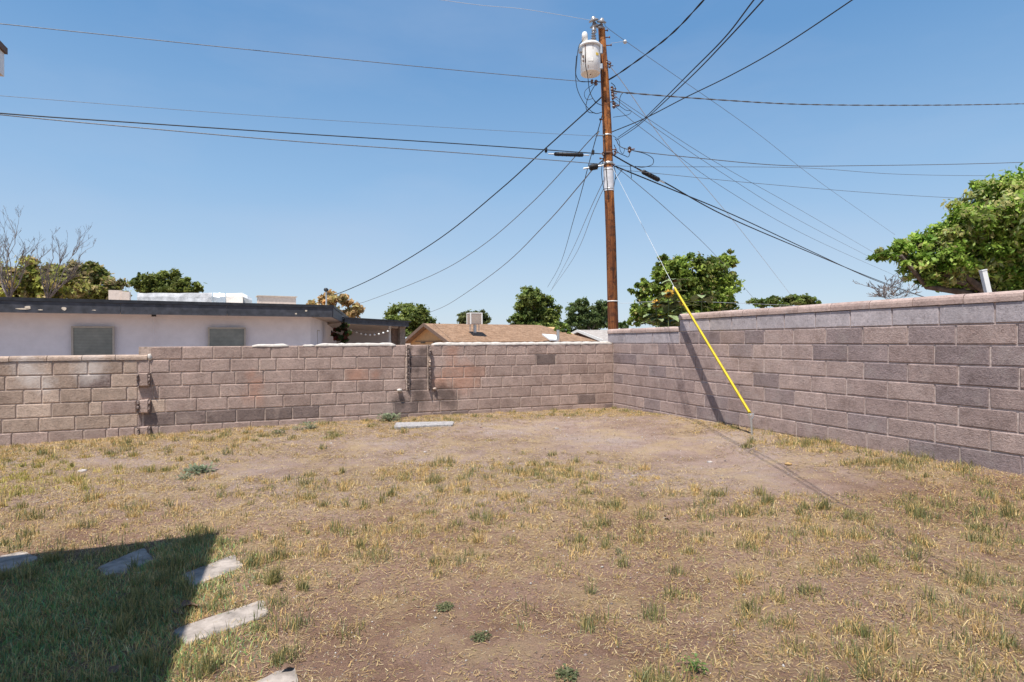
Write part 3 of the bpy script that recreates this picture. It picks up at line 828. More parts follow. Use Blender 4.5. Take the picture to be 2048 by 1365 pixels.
def tarped(x0, x1, yt0, yt1, d, seedv, mat, name, wid=.7):
    mb = MB(); n = max(2, int((x1 - x0) / 16)); rs = np.random.default_rng(seedv); vs = []
    for i in range(n + 1):
        t = i / n; x = x0 + (x1 - x0) * t; yt = yt0 + (yt1 - yt0) * t + rs.uniform(-.5, .5)
        top = P(x, yt, d)
        for (dm, zf) in ((-wid * .62, 0), (-wid * .5, .75), (-wid * .3, 1), (wid * .3, .97), (wid * .5, .6), (wid * .62, 0)):
            z = RZ - .02 + (top.z - RZ) * zf * rs.uniform(.97, 1.02); vs.append(Vector((top.x, top.y, z)) + (-nf) * (dm + rs.uniform(-.04, .04)))
    fs = [(i * 6 + k, (i + 1) * 6 + k, (i + 1) * 6 + k + 1, i * 6 + k + 1) for i in range(n) for k in range(5)] + [tuple(range(6)), tuple(n * 6 + k for k in reversed(range(6)))]
    mb.add(vs, fs); return build(mb, name, mat, tt)
tarped(276, 424, 586.5, 586, 21, 2, 'tarp', 'tarp'); tarped(426, 450, 586, 587, 21, 3, 'galv', 'bare_duct', .6); tarped(452, 484, 586, 586, 20.6, 4, 'whitewash', 'tarp', .9); tarped(485, 503, 586, 596, 21, 5, 'galv', 'bare_duct', .6)
mb = MB(); p = P(424, 598, 20.3)
mb.obox(p, du * .10, nf * .02, Vector((0, 0, .02))); mb.obox(p + nf * .03, du * .02, nf * .02, Vector((0, 0, .09))); build(mb, 'valve', 'galv', tt)
t, a, b = roof_thing('roof_unit', 'low pinkish tan metal box on the flat roof beside the vent mast', 'roof unit', 516, 590, 595, 22, 'tan_box')
mb = MB(); c = (a + b) / 2; mb.obox((c.x, c.y, (RZ + a.z) / 2), du * ((b - a).length / 2 - .05), nf * .35, Vector((0, 0, (a.z - RZ) / 2))); build(mb, 'body', 'tan_box', t)
mb = MB(); mb.obox((c.x, c.y, a.z + .012), du * ((b - a).length / 2), nf * .4, Vector((0, 0, .012))); build(mb, 'lid', 'soffit', t)
mp = P(652.5, 612, 21.5); t = thing('service_mast', (mp.x, mp.y, RZ), 'thin service mast with a weather head on the flat roof corner', 'mast')
mb = MB(); tp = P(652.5, 584, 21.5); mb.tube([(mp.x, mp.y, RZ), tp], .03, 8); build(mb, 'pipe', 'galv', t)
mb = MB(); mb.lathe(tp - Vector((.03, 0, .0)), (.35, 0, 1), [(0, .04), (.05, .09), (.12, .08), (.15, .02)], 10); build(mb, 'weather_head', 'dark', t)

# ================================================================== HOUSES FURTHER BACK
def gable_house(nm, label, N_, Fa, ridge_len, eave_z, ridge_z, base_z, wallm, roofm, trim, hip=0.0, over=.45, cat='house'):
    N_ = Vector((N_.x, N_.y, 0)); Fa = Vector((Fa.x, Fa.y, 0)); g = (Fa - N_).normalized(); rd = Vector((g.y, -g.x, 0)); mid = (N_ + Fa) / 2
    t = thing(nm, (mid.x + rd.x * 5, mid.y + rd.y * 5, base_z), label, cat)
    V3 = lambda p, z: Vector((p.x, p.y, z))
    # walls
    hw = (Fa - N_).length / 2 - over; wz = eave_z - .05; sl_ = (ridge_z - eave_z) / ((Fa - N_).length / 2)
    p1 = mid - g * hw + rd * over; p2 = mid + g * hw + rd * over
    mb = MB(); mb.prism([V3(p1, base_z), V3(p2, base_z), V3(p2, wz + over * sl_ - .1), V3(mid + rd * over, ridge_z - .14), V3(p1, wz + over * sl_ - .1)], rd * (ridge_len + 1.5))
    build(mb, 'wall', wallm, t)
    th = .12; L = ridge_len
    mb = MB(); mb.add([V3(N_, eave_z), V3(N_ + rd * (L + hip), eave_z), V3(mid + rd * L, ridge_z), V3(mid, ridge_z),
                       V3(N_, eave_z - th), V3(N_ + rd * (L + hip), eave_z - th), V3(mid + rd * L, ridge_z - th), V3(mid, ridge_z - th)],
                      [(0, 1, 2, 3), (7, 6, 5, 4), (0, 4, 5, 1), (1, 5, 6, 2), (0, 3, 7, 4)]); build(mb, 'roof_slope', roofm, t)
    mb = MB(); mb.add([V3(Fa, eave_z), V3(Fa + rd * (L + hip), eave_z), V3(mid + rd * L, ridge_z), V3(mid, ridge_z),
                       V3(Fa, eave_z - th), V3(Fa + rd * (L + hip), eave_z - th), V3(mid + rd * L, ridge_z - th), V3(mid, ridge_z - th)],
                      [(3, 2, 1, 0), (4, 5, 6, 7), (1, 5, 4, 0), (2, 6, 5, 1), (4, 7, 3, 0)]); build(mb, 'roof_slope', roofm, t)
    if hip:
        mb = MB(); mb.add([V3(N_ + rd * (L + hip), eave_z), V3(Fa + rd * (L + hip), eave_z), V3(mid + rd * L, ridge_z), V3(mid + rd * L, eave_z - .1)], [(0, 1, 2), (0, 2, 3), (1, 3, 2)]); build(mb, 'roof_slope', roofm, t)
    for e in (N_, Fa):
        mb = MB(); mb.bar(V3(e - rd * .02, eave_z - .08), V3(mid - rd * .02, ridge_z - .08), .05, .22); build(mb, 'barge_board', trim, t)
    mb = MB(); mb.bar(V3(N_ - g * .02, eave_z - .11), V3(N_ - g * .02 + rd * (L + hip), eave_z - .11), .04, .18); build(mb, 'fascia_board', trim, t)
    return t, g, rd, mid
t, g, rd, mid = gable_house('house', 'ochre house with a brown shingle gable roof beyond the block wall', P(897, 684, 36), P(806, 680, 42), 9.8, 1.47, 2.72, -1.2, 'orange_wall', 'shingle', 'brown_trim', hip=2.6)
mb = MB(); p = mid + rd * .40; mb.prism([Vector((p.x, p.y, 0)) + g * s + Vector((0, 0, z)) for s, z in ((-2.4, 1.52), (2.4, 1.52), (2.4, 1.48), (-2.4, 1.48))], rd * .04); build(mb, 'trim_board', 'brown_trim', t)
for s in (-.9, 1.1):
    mb = MB(); p = mid + rd * .43 + g * s; mb.obox((p.x, p.y, 1.40), g * .35, rd * .03, Vector((0, 0, .03))); build(mb, 'vent', 'dark', t)
# evaporative cooler on that roof
cc = P(949, 652, 38.5)
ec = thing('evaporative_cooler', (cc.x, cc.y, cc.z - .2), 'boxy pale evaporative cooler standing on the brown shingle roof', 'cooler')
cw = .78; e1 = Vector((.93, .37, 0)) * .39; e2 = Vector((-.37, .93, 0)) * .39
top = P(949, 628, 38.5).z; bot = P(949, 649, 38.5).z
mb = MB(); mb.obox((cc.x, cc.y, (top + bot) / 2), e1, e2, Vector((0, 0, (top - bot) / 2))); build(mb, 'body', 'tan_box', ec)
mb = MB(); mb.obox((cc.x, cc.y, top + .03), e1 * 1.08, e2 * 1.08, Vector((0, 0, .03))); build(mb, 'lid', 'white_paint', ec)
for sx in (-1, 1):
    for sy in (-1, 1):
        q = cc + e1 * sx + e2 * sy; mb = MB(); mb.obox((q.x, q.y, (top + bot) / 2), e1 * .09, e2 * .09, Vector((0, 0, (top - bot) / 2 + .01))); build(mb, 'corner_post', 'white_paint', ec)
for k, ax in ((-1, e2), (-1, e1)):
    q = cc + ax * k * 1.02; other = e1 if ax is e2 else e2
    mb = MB()
    for i in range(9): mb.obox((q.x, q.y, bot + .08 + (top - bot - .14) * i / 8), other * .84, ax * .02, Vector((0, 0, .018)))
    build(mb, 'louvre_panel', 'soffit', ec)
mb = MB(); q = cc - e2 * .2; mb.tube([(q.x, q.y, bot), (q.x, q.y, bot - .55)], .11, 10); build(mb, 'duct', 'galv', ec)
for sx in (-1, 1):
    q = cc + e1 * sx * .8; mb = MB(); mb.tube([(q.x, q.y, bot), (q.x, q.y, bot - .45)], .03, 6); build(mb, 'leg', 'galv', ec)
# skylight and vent pipe near the hip
sk = [P(x, y, d) for x, y, d in ((1084, 668, 40), (1112, 670, 41), (1117, 680, 39), (1100, 679, 38))]
mb = MB(); mb.prism(sk, Vector((0, 0, -.10))); o = build(mb, 'skylight', 'white_paint'); tag(o, 'white slanted skylight panel at the right end of the brown roof', 'skylight')
p = P(1116, 680, 38); mb = MB(); mb.tube([p, P(1116, 660, 38)], .10, 10); o = build(mb, 'vent_pipe', 'galv'); tag(o, 'short metal vent pipe rising beside the white skylight panel', 'pipe')

t, g, rd, mid = gable_house('house', 'dark brown gabled house with a pale shingle roof left of the utility pole', P(1206, 681, 46), P(1112, 680, 54), 12, 1.55, 2.44, -1.2, 'brown_wall', 'shingle_grey', 'white_paint', hip=0)
p = hitplane(1159, 673, Vector((mid.x, mid.y, 0)) + rd * .4, rd); mb = MB(); mb.lathe(p - rd * .1 - Vector((0, 0, .2)), (0, 0, 1), [(0, .03), (.05, .1), (.2, .1), (.3, .03)], 8); build(mb, 'gable_lamp', 'white_paint', t)

# ================================================================== TREES
LEAFGAIN = 1.6
def leaf_cloud(lobes, nleaf, size, cols, seed=0, elong=1.7, shell=.55, clump=.28, droop=.2, up=.25, aspect=None, wts=None):
    rs = np.random.default_rng(seed)
    vol = np.array([(l[1][0] * l[1][1] * l[1][2]) ** .667 for l in lobes]); vol = vol / vol.sum()
    out = []; cl = []
    cols = np.array(cols) * LEAFGAIN
    for (c, R), w in zip(lobes, vol):
        n = int(nleaf * w) + 20; ncl = max(6, n // 90)
        d = rs.normal(size=(ncl, 3)); d /= np.linalg.norm(d, axis=1)[:, None]
        rad = rs.uniform(shell, 1, ncl) ** .6
        bump_ = 1 + .16 * np.sin(d[:, 0] * 5 + seed) * np.cos(d[:, 2] * 6 + seed * 2) + .10 * rs.normal(size=ncl)
        cc_ = np.array(c) + d * np.array(R) * (rad * bump_)[:, None]
        ctone = rs.uniform(.6, 1.42, ncl); cpick = rs.uniform(0, 1, ncl)
        ci = rs.integers(0, ncl, n)
        off = rs.normal(size=(n, 3)) * np.mean(R) * clump * rs.uniform(.5, 1.2, (n, 1)) * .55
        off[:, 2] *= .7
        pc_ = cc_[ci] + off
        nrm = d[ci] * .6 + rs.normal(size=(n, 3)) * .7; nrm[:, 2] += up; nrm /= np.linalg.norm(nrm, axis=1)[:, None]
        a = rs.normal(size=(n, 3)); a[:, 2] -= droop; a -= nrm * (a * nrm).sum(1)[:, None]; a /= np.linalg.norm(a, axis=1)[:, None]
        b = np.cross(nrm, a); s = size * rs.uniform(.45, 1.5, (n, 1))
        v = np.stack([pc_ - a * s * .5 * elong, pc_ + b * s * .5, pc_ + a * s * .5 * elong, pc_ - b * s * .5], 1)
        k = np.clip(((cpick[ci] * .65 + rs.uniform(0, .35, n)) * len(cols)).astype(int), 0, len(cols) - 1)
        out.append(v); cl.append(cols[k] * (ctone[ci] * rs.uniform(.8, 1.2, n))[:, None])
    return np.concatenate(out), np.concatenate(cl)
def limb(mb, p, q, r0, r1, seed=0, n=6, wob=.08):
    rs = random.Random(seed); p = Vector(p); q = Vector(q); L = (q - p).length; pts = [p]
    for i in range(1, 5):
        t = i / 5; pts.append(p.lerp(q, t) + Vector((rs.uniform(-1, 1), rs.uniform(-1, 1), rs.uniform(-.5, 1))) * L * wob)
    pts.append(q); mb.tube(pts, [r0 + (r1 - r0) * i / 5 for i in range(6)], n)
def tree(name, label, cat, lobes_px, depth, base_px, nleaf, size, cols, trunk_r=.14, seed=0, bark='bark', group=None, fork=.45, **kw):
    lobes = []
    rs = random.Random(seed)
    for l in lobes_px:
        px, py, rx, ry = l[:4]; dd = depth + (l[4] if len(l) > 4 else rs.uniform(-.4, .4) * rx * depth / F)
        c = P(px, py, dd); R = (rx * dd / F, (rx + ry) * .5 * dd / F, ry * dd / F); lobes.append((c, R))
    bx = P(base_px, 680, depth); bz = gz(bx.x, bx.y)
    t = thing(name, (bx.x, bx.y, bz), label, cat, group)
    zc = np.mean([l[0].z for l in lobes]); fk = Vector((bx.x + .15, bx.y, bz + (zc - bz) * fork + .3))
    mb = MB(); limb(mb, (bx.x, bx.y, bz - .1), fk, trunk_r, trunk_r * .75, seed, 8, .02); build(mb, 'trunk', bark, t)
    mb = MB()
    for i, (c, R) in enumerate(lobes): limb(mb, fk, Vector(c) + Vector((0, 0, R[2] * .2)), trunk_r * .55, trunk_r * .12, seed + i)
    build(mb, 'limbs', bark, t)
    v, cl = leaf_cloud(lobes, nleaf, size, cols, seed, **kw)
    fast_mesh('crown', v, 4, [(0, 1, 2, 3)], np.repeat(cl[:, None, :], 4, 1), 'leaf', t, (bx.x, bx.y, bz))
    return t
OL = [(.13, .145, .03), (.18, .19, .04), (.24, .23, .055), (.27, .20, .09), (.11, .13, .03)]
tree('leafy_tree', 'bushy olive green tree behind the flat roof at the far left', 'tree', [(20, 575, 45, 35), (75, 560, 40, 42), (120, 575, 40, 38), (-40, 560, 50, 45), (60, 595, 60, 25)], 30, 40, 16000, .14, OL, seed=3)
tree('leafy_tree', 'yellow green tree with brown tips behind the pale chimney stub', 'tree', [(165, 565, 35, 38), (200, 580, 35, 35), (185, 548, 22, 20), (228, 592, 25, 22)], 33, 185, 12000, .14, [(.12, .13, .03), (.17, .17, .045), (.25, .20, .10), (.09, .11, .025)], seed=5)
tree('leafy_tree', 'round dark green tree above the white tarp on the flat roof', 'tree', [(300, 568, 30, 18), (340, 562, 34, 17), (375, 575, 25, 14), (330, 580, 50, 16)], 36, 335, 13000, .13, [(.075, .095, .02), (.11, .13, .03), (.15, .16, .04)], seed=8)
tree('dry_tree', 'tree with sparse tan and brown dry leaves behind the vent mast', 'tree', [(640, 607, 28, 14), (675, 602, 35, 17), (705, 620, 28, 18), (660, 625, 45, 15)], 34, 670, 5500, .14, [(.40, .27, .13), (.30, .20, .09), (.24, .20, .08), (.45, .33, .19)], seed=12, shell=.3)
PN = [(.075, .10, .025), (.11, .135, .03), (.155, .17, .04)]
tree('pine_tree', 'rounded pine tree between the patio cover and the ochre house', 'tree', [(800, 630, 28, 22), (832, 632, 28, 24), (845, 648, 22, 18), (815, 650, 40, 22)], 55, 820, 20000, .15, PN, seed=15, up=.6)
tree('pine_tree', 'small round pine tree behind the evaporative cooler', 'tree', [(930, 640, 18, 12), (952, 636, 24, 14), (968, 642, 14, 11)], 70, 948, 9000, .17, [(.06, .075, .03), (.08, .095, .035), (.11, .12, .045)], seed=17, up=.6)
PN = [(.07, .105, .025), (.11, .145, .035), (.16, .185, .045)]
tree('pine_tree', 'tall tiered pine tree between the ochre house and the brown house', 'tree',
     [(1062, 592, 24, 19), (1080, 605, 26, 18), (1050, 612, 22, 14), (1100, 598, 8, 8), (1035, 640, 22, 11), (1065, 635, 32, 16), (1095, 632, 26, 18), (1108, 620, 12, 9), (1085, 655, 34, 16), (1045, 655, 25, 9), (1112, 652, 14, 16)],
     52, 1075, 34000, .13, PN, seed=21, up=.6, shell=.35)
tree('evergreen_tree', 'dark bluish evergreen tree directly left of the utility pole', 'tree',
     [(1150, 625, 14, 22), (1165, 612, 13, 16), (1185, 632, 20, 22), (1205, 625, 14, 22), (1172, 645, 34, 18), (1212, 640, 16, 22), (1140, 648, 14, 12)], 56, 1175, 24000, .13, [(.05, .08, .03), (.08, .11, .035), (.11, .14, .05)], seed=25, up=.3)
tree('shrub', 'low green bush between the tiered pine and the brown house', 'bush', [(1122, 662, 14, 14), (1136, 668, 10, 9)], 44, 1126, 1600, .15, [(.08, .12, .025), (.12, .16, .035)], trunk_r=.05, seed=26)
tree('shrub', 'small dark bush just right of the utility pole behind the wall', 'bush', [(1245, 650, 7, 7), (1250, 658, 9, 7)], 30, 1247, 900, .11, [(.05, .08, .02), (.08, .12, .03)], trunk_r=.03, seed=27)
tree('leafy_tree', 'large bright green leafy tree behind the sunflowers', 'tree',
     [(1385, 545, 42, 36), (1340, 550, 32, 34), (1430, 555, 38, 42), (1300, 585, 34, 26), (1360, 590, 50, 38), (1425, 600, 45, 40), (1300, 625, 38, 26), (1350, 635, 55, 25), (1415, 640, 55, 28), (1285, 568, 16, 12), (1452, 525, 18, 18), (1325, 525, 16, 14), (1275, 640, 18, 16), (1460, 610, 16, 10)],
     24, 1375, 60000, .085, [(.08, .125, .02), (.13, .18, .03), (.19, .235, .045), (.07, .11, .02), (.25, .22, .08)], seed=31, trunk_r=.18, shell=.4, clump=.24)
tree('leafy_tree', 'low flat topped tree crown peeking over the right wall', 'tree', [(1520, 608, 22, 8), (1560, 604, 26, 10), (1600, 602, 28, 10), (1625, 606, 14, 6)], 42, 1575, 7000, .13, [(.07, .10, .02), (.10, .13, .03), (.13, .14, .05)], seed=35)
tree('leafy_tree', 'big spreading broadleaf tree overhanging the right wall', 'tree',
     [(2010, 410, 75, 55), (2060, 460, 100, 90), (1945, 450, 60, 45), (1880, 480, 55, 32), (1830, 492, 45, 20), (1780, 510, 34, 11), (1755, 516, 20, 7), (1870, 525, 60, 32), (1950, 520, 80, 50), (2040, 560, 90, 60), (1900, 560, 50, 22), (1980, 380, 35, 24), (2150, 430, 110, 110), (1850, 545, 30, 24), (2120, 560, 110, 70), (1820, 525, 24, 14), (1800, 500, 30, 12)],
     12.5, 2040, 105000, .050, [(.06, .12, .015), (.10, .17, .022), (.15, .22, .035), (.22, .28, .06), (.28, .26, .10), (.20, .23, .10)], seed=41, trunk_r=.2, shell=.30, clump=.30, elong=2.2, droop=.8)

# bare trees
def bare_tree(label, base_px, depth, tips, seed, r0=.09, z0=None, group=None):
    b = P(base_px, 600, depth); bz = gz(b.x, b.y); t = thing('bare_tree', (b.x, b.y, bz), label, 'tree', group)
    rs = random.Random(seed); root = Vector((b.x, b.y, bz)); mb = MB(); mt = MB()
    fork = Vector((b.x, b.y, P(base_px, 600, depth).z)); limb(mt, root - Vector((0, 0, .1)), fork, r0 * 1.4, r0, seed, 8, .02)
    def grow(p, q, r, lev):
        L = (q - p).length; pts = [p]; side = Vector((rs.uniform(-1, 1), rs.uniform(-1, 1), 0)) * L * .07
        nseg = 5
        for i in range(1, nseg + 1):
            tt_ = i / nseg; pts.append(p.lerp(q, tt_) + side * math.sin(tt_ * 3.1) + Vector((rs.uniform(-1, 1), rs.uniform(-1, 1), rs.uniform(-1, 1))) * L * .025)
        mb.tube(pts, [max(.0045, r * (1 - .75 * i / nseg)) for i in range(nseg + 1)], 5 if lev < 2 else 3, cap=False)
        if lev < 3:
            for k in range(5 if lev < 2 else 4):
                i = rs.randint(1, nseg); s = pts[i]; d = (q - p).normalized()
                d = (d + Vector((rs.uniform(-1, 1), rs.uniform(-.8, .8), rs.uniform(-.1, .7))) * .75).normalized()
                grow(s, s + d * L * rs.uniform(.28, .5), r * .42, lev + 1)
    for (px, py) in tips: grow(fork, P(px, py, depth + rs.uniform(-1.5, 1.5)), r0 * .62, 0)
    build(mt, 'trunk', 'bark_grey', t); build(mb, 'branches', 'bark_grey', t)
bare_tree('bare leafless tree with tall twisting branches at the far left edge', 18, 27, [(26, 490), (-10, 505), (46, 500), (4, 495), (56, 520), (-40, 500), (14, 505)], 4, .06)
bare_tree('spreading leafless tree with thin branches above the olive green bushes', 95, 27.5, [(82, 515), (122, 508), (144, 515), (154, 525), (70, 535), (162, 540), (105, 515)], 9, .06)
bare_tree('small clump of bare twigs behind the cap of the right wall', 1775, 13, [(1756, 588), (1768, 586), (1795, 587), (1812, 589), (1762, 590)], 14, .008)

# sunflowers behind the low part of the right wall
def sunflower(head, base_px, depth, label, seed, facing, petals=True, r=.085):
    rs = random.Random(seed); r *= .85; h = P(head[0], head[1], depth); b = P(base_px, 640, depth); bz = gz(b.x, b.y)
    t = thing('sunflower', (b.x, b.y, bz), label, 'sunflower', 'sunflowers behind the low part of the right wall')
    pts = crspline([Vector((b.x, b.y, bz)), Vector(((b.x * 2 + h.x) / 3, b.y, (bz + h.z) / 2)), h + Vector((0, .02, -.08)), h + Vector((0, .03, 0))], 5)
    mb = MB(); mb.tube(pts, [.016 - .010 * i / len(pts) for i in range(len(pts))], 6); build(mb, 'stem', 'stem_green', t)
    fdir = Vector(facing).normalized(); a = fdir.orthogonal().normalized(); bb = fdir.cross(a)
    mb = MB(); mb.lathe(h, fdir, [(-.02, r * .25), (0, r * .55), (.015, r * .5), (.022, r * .2)], 12)
    hd = build(mb, 'flower_head', 'sun_disc', t)
    if petals:
        mb = MB()
        for k in range(16):
            th = 2 * math.pi * k / 16 + rs.uniform(-.1, .1); d = a * math.cos(th) + bb * math.sin(th); s = fdir.cross(d); L = r * rs.uniform(1.05, 1.45); cv = fdir * rs.uniform(-.25, .25) * L
            mb.add([h + d * r * .4, h + d * L * .75 + s * r * .17 + cv * .5, h + d * L * 1.15 + cv, h + d * L * .75 - s * r * .17 + cv * .5], [(0, 1, 2, 3)])
        build(mb, 'petals', 'sun_petal', hd)
    for k in range(20):
        i = int(len(pts) * (.40 + .55 * k / 20)); p = pts[min(i, len(pts) - 2)]; th = rs.uniform(0, 6.28); d = Vector((math.cos(th), math.sin(th), rs.uniform(-.3, .4))).normalized()
        s = d.cross(Vector((0, 0, 1))).normalized(); L = rs.uniform(.18, .34); w = L * .36; dr = Vector((0, 0, -L * .35)); mb = MB()
        c = p + d * .05
        mb.add([p, c + d * L * .3 + s * w, c + d * L * .75 + s * w * .6 + dr * .5, c + d * L + dr, c + d * L * .75 - s * w * .6 + dr * .5, c + d * L * .3 - s * w, c + d * L * .55 + Vector((0, 0, -.02)) + dr * .2],
               [(0, 1, 6), (1, 2, 6), (2, 3, 6), (3, 4, 6), (4, 5, 6), (5, 0, 6)], True); build(mb, 'leaf', 'sun_leaf', t)
sf = [((1338, 588), 1335, 'sunflower with orange petals just left of the guy wire', (-.5, -.8, .2), True, .09),
      ((1313, 608), 1312, 'leftmost sunflower with bright yellow orange petals behind the wall', (-.2, -1, .3), True, .085),
      ((1349, 562), 1352, 'tallest sunflower with a dried brown drooping head beside the guy wire', (.1, -.6, -.8), False, .11),
      ((1364, 605), 1362, 'sunflower with small orange petals low behind the yellow guard', (.3, -.9, .1), True, .06),
      ((1404, 590), 1400, 'rightmost dried brown sunflower head over the wall step', (.2, -.7, -.6), False, .10),
      ((1340, 640), 1338, 'lowest sunflower with a dark head just above the wall cap', (-.3, -.9, .1), True, .07),
      ((1380, 625), 1382, 'short leafy sunflower nearest the wall step', (.1, -.9, .2), False, .05),
      ((1320, 635), 1322, 'short sunflower with orange petals at the wall cap left of the step', (.2, -.9, .2), True, .06)]
for i, (h, bpx, lab, fc, pt_, r) in enumerate(sf):
    sunflower(h, bpx, 11.7 + (i % 3) * .25, lab, 50 + i, fc, pt_, r)

# white post behind the right wall
a = P(1977, 590, 7.4); b = P(1966, 542, 7.4)
t = thing('post', (a.x, a.y, gz(a.x, a.y)), 'leaning white post sticking up behind the right wall under the tree', 'post')
mb = MB(); d = (b - a).normalized(); base = a - d * ((a.z - .1) / d.z); mb.bar(base, b, .062, .05, Vector((0, 1, 0))); build(mb, 'shaft', 'white_paint', t)
mb = MB(); mb.bar(b, b + d * .012, .07, .058, Vector((0, 1, 0))); build(mb, 'cap', 'white_paint', t)

# ================================================================== UTILITY POLE AND WHAT HANGS ON IT
PD = 12.25
pole = thing('utility_pole', P(1226.5, 680, PD) * 1 - Vector((0, 0, 1.4)), 'tall weathered brown wooden utility pole behind the wall corner', 'utility pole')
cx = [(1227, 900, 10.5), (1226.5, 660, 10.4), (1222, 480, 10), (1218, 380, 9.6), (1214, 250, 9.0), (1209, 150, 8), (1203, 57, 6.6)]
pts = [P(x, y, PD) for x, y, _ in cx]; rad = [r * PD / F for *_, r in cx]
pp_, rr_ = [], []
for i in range(len(pts) - 1):
    for k in range(6):
        t = k / 6; pp_.append(pts[i].lerp(pts[i + 1], t)); rr_.append(rad[i] + (rad[i + 1] - rad[i]) * t)
pp_.append(pts[-1]); rr_.append(rad[-1])
mb = MB(); mb.tube(pp_, rr_, 20); build(mb, 'shaft', 'pole', pole)
def pole_at(y):
    for (x0, y0, r0), (x1, y1, r1) in zip(cx[:-1], cx[1:]):
        if y1 <= y <= y0:
            t = (y0 - y) / (y0 - y1); return P(x0 + (x1 - x0) * t, y, PD), (r0 + (r1 - r0) * t) * PD / F
    return P(1203, y, PD), .07
def ring(y, h, extra, name, mat, parent=pole):
    c, r = pole_at(y); mb = MB(); mb.lathe(c - Vector((0, 0, h / 2)), (0, 0, 1), [(0, r), (0.0, r + extra), (h, r + extra), (h, r)], 20); return build(mb, name, mat, parent)
c0, r0 = pole_at(383); c1, r1 = pole_at(337)
mb = MB(); mb.tube([c0, c1], [r0 + .006, r1 + .006], 20); build(mb, 'metal_sheath', 'sheath', pole)
for y in (341, 379): ring(y, .02, .009, 'strap', 'galv')
ring(603, .02, .008, 'strap', 'white_paint'); ring(272, .03, .007, 'strap', 'galv'); ring(308, .04, .01, 'strap', 'rust'); ring(328, .05, .012, 'strap', 'galv')
c, r = pole_at(190)
mb = MB(); mb.tube([P(1217, 400, PD - .11), P(1212, 335, PD - .115), P(1207, 235, PD - .1), P(1203, 130, PD - .09), P(1199, 70, PD - .08)], .008, 6); build(mb, 'ground_wire', 'black_rubber', pole)
def bolt(y, side, L, mat='rust', r=.011):
    c, rr = pole_at(y); d = Vector((side, -.15, 0)).normalized(); mb = MB(); mb.tube([c - d * rr * .5, c + d * (rr + L)], r, 6)
    mb.lathe(c + d * (rr + L), d, [(-.01, r * 2), (.015, r * 2)], 6); build(mb, 'bolt', mat, pole)
for y, s, L in ((76, 1, .08), (92, 1, .10), (128, 1, .06), (165, -1, .10), (205, 1, .06), (240, -1, .05), (300, 1, .07), (318, -1, .07), (62, 1, .05)): bolt(y, s, L)

# transformer
td = PD - .20
tc = P(1181, 149, td); ta = P(1180, 92, td)
tr = thing('transformer', tc, 'white cylindrical pole mounted transformer hanging left of the pole top', 'transformer')
R_ = 20.0 * td / F; H_ = (ta - tc).length; ax = (ta - tc).normalized()
mb = MB(); mb.lathe(tc, ax, [(0, R_ * .93), (.012, R_ * .98), (.03, R_ * .96), (.04, R_), (H_ * .5, R_), (H_ - .07, R_), (H_ - .06, R_ * 1.0)], 32); build(mb, 'tank', 'white_enamel', tr)
mb = MB(); mb.lathe(tc, ax, [(H_ - .06, R_ * 1.0), (H_ - .058, R_ * 1.10), (H_ - .01, R_ * 1.10), (H_ + .02, R_ * .95), (H_ + .05, R_ * .5), (H_ + .06, R_ * .1)], 32); lid = build(mb, 'lid', 'white_enamel', tr)
mb = MB(); mb.lathe(tc, ax, [(H_ - .085, R_ * 1.005), (H_ - .08, R_ * 1.04), (H_ - .065, R_ * 1.04), (H_ - .06, R_ * 1.0)], 32); build(mb, 'clamp_ring', 'galv', tr)
mb = MB(); q0 = tc + ax * (H_ + .03) + Vector((-.11, -.02, 0)); mb.lathe(q0, ax, [(0, .045), (.05, .04), (.052, .063), (.20, .06), (.235, .045), (.25, .01)], 14); build(mb, 'arrester', 'white_enamel', tr)
mb = MB(); q1 = tc + ax * (H_ + .04) + Vector((.075, -.02, 0)); prof = [(0, .05)]
for k in range(5): prof += [(.03 + k * .055, .030), (.045 + k * .055, .062 - k * .004), (.058 + k * .055, .032)]
prof += [(.33, .02), (.37, .015)]
mb.lathe(q1, ax, prof, 14); build(mb, 'bushing', 'porcelain', tr)
fc = Vector((0, -1, 0))
def on_tank(ang, h, w, hh_, name, mat, th=.006, tilt=0):
    d = Vector((math.sin(ang), -math.cos(ang), 0)); s = Vector((math.cos(ang), math.sin(ang), 0)); c = tc + ax * h + d * (R_ + .001); mb = MB()
    mb.obox(c, s * w, d * th, ax * hh_); return build(mb, name, mat, tr)
on_tank(.62, H_ * .57, .032, .026, 'yellow_sticker', 'yellow_tag', .004)
on_tank(-1.15, H_ * .55, .010, .16, 'mounting_rail', 'galv', .02); on_tank(-.62, H_ * .62, .008, .20, 'lug_strip', 'rust', .008)
for h in (.35, .48, .52): on_tank(-.85, H_ * h, .012, .012, 'terminal', 'rust', .025)
on_tank(-1.2, H_ - .14, .05, .04, 'bracket', 'galv', .04); on_tank(1.2, H_ * .8, .03, .09, 'hanger', 'galv', .05); on_tank(1.2, H_ * .2, .03, .05, 'hanger', 'galv', .05)
mb = MB(); mb.lathe(tc - ax * .008, ax, [(0, .012), (.01, .012)], 8); build(mb, 'drain_plug', 'rust', tr)
on_tank(.15, H_ * .80, .004, .05, 'rust_run', 'rust', .0015); on_tank(-.35, H_ * .12, .006, .03, 'rust_run', 'rust', .0015)
on_tank(-.1, H_ * .36, .05, .035, 'name_plate', plain('faded_plate', (.72, .71, .68), .5), .003)

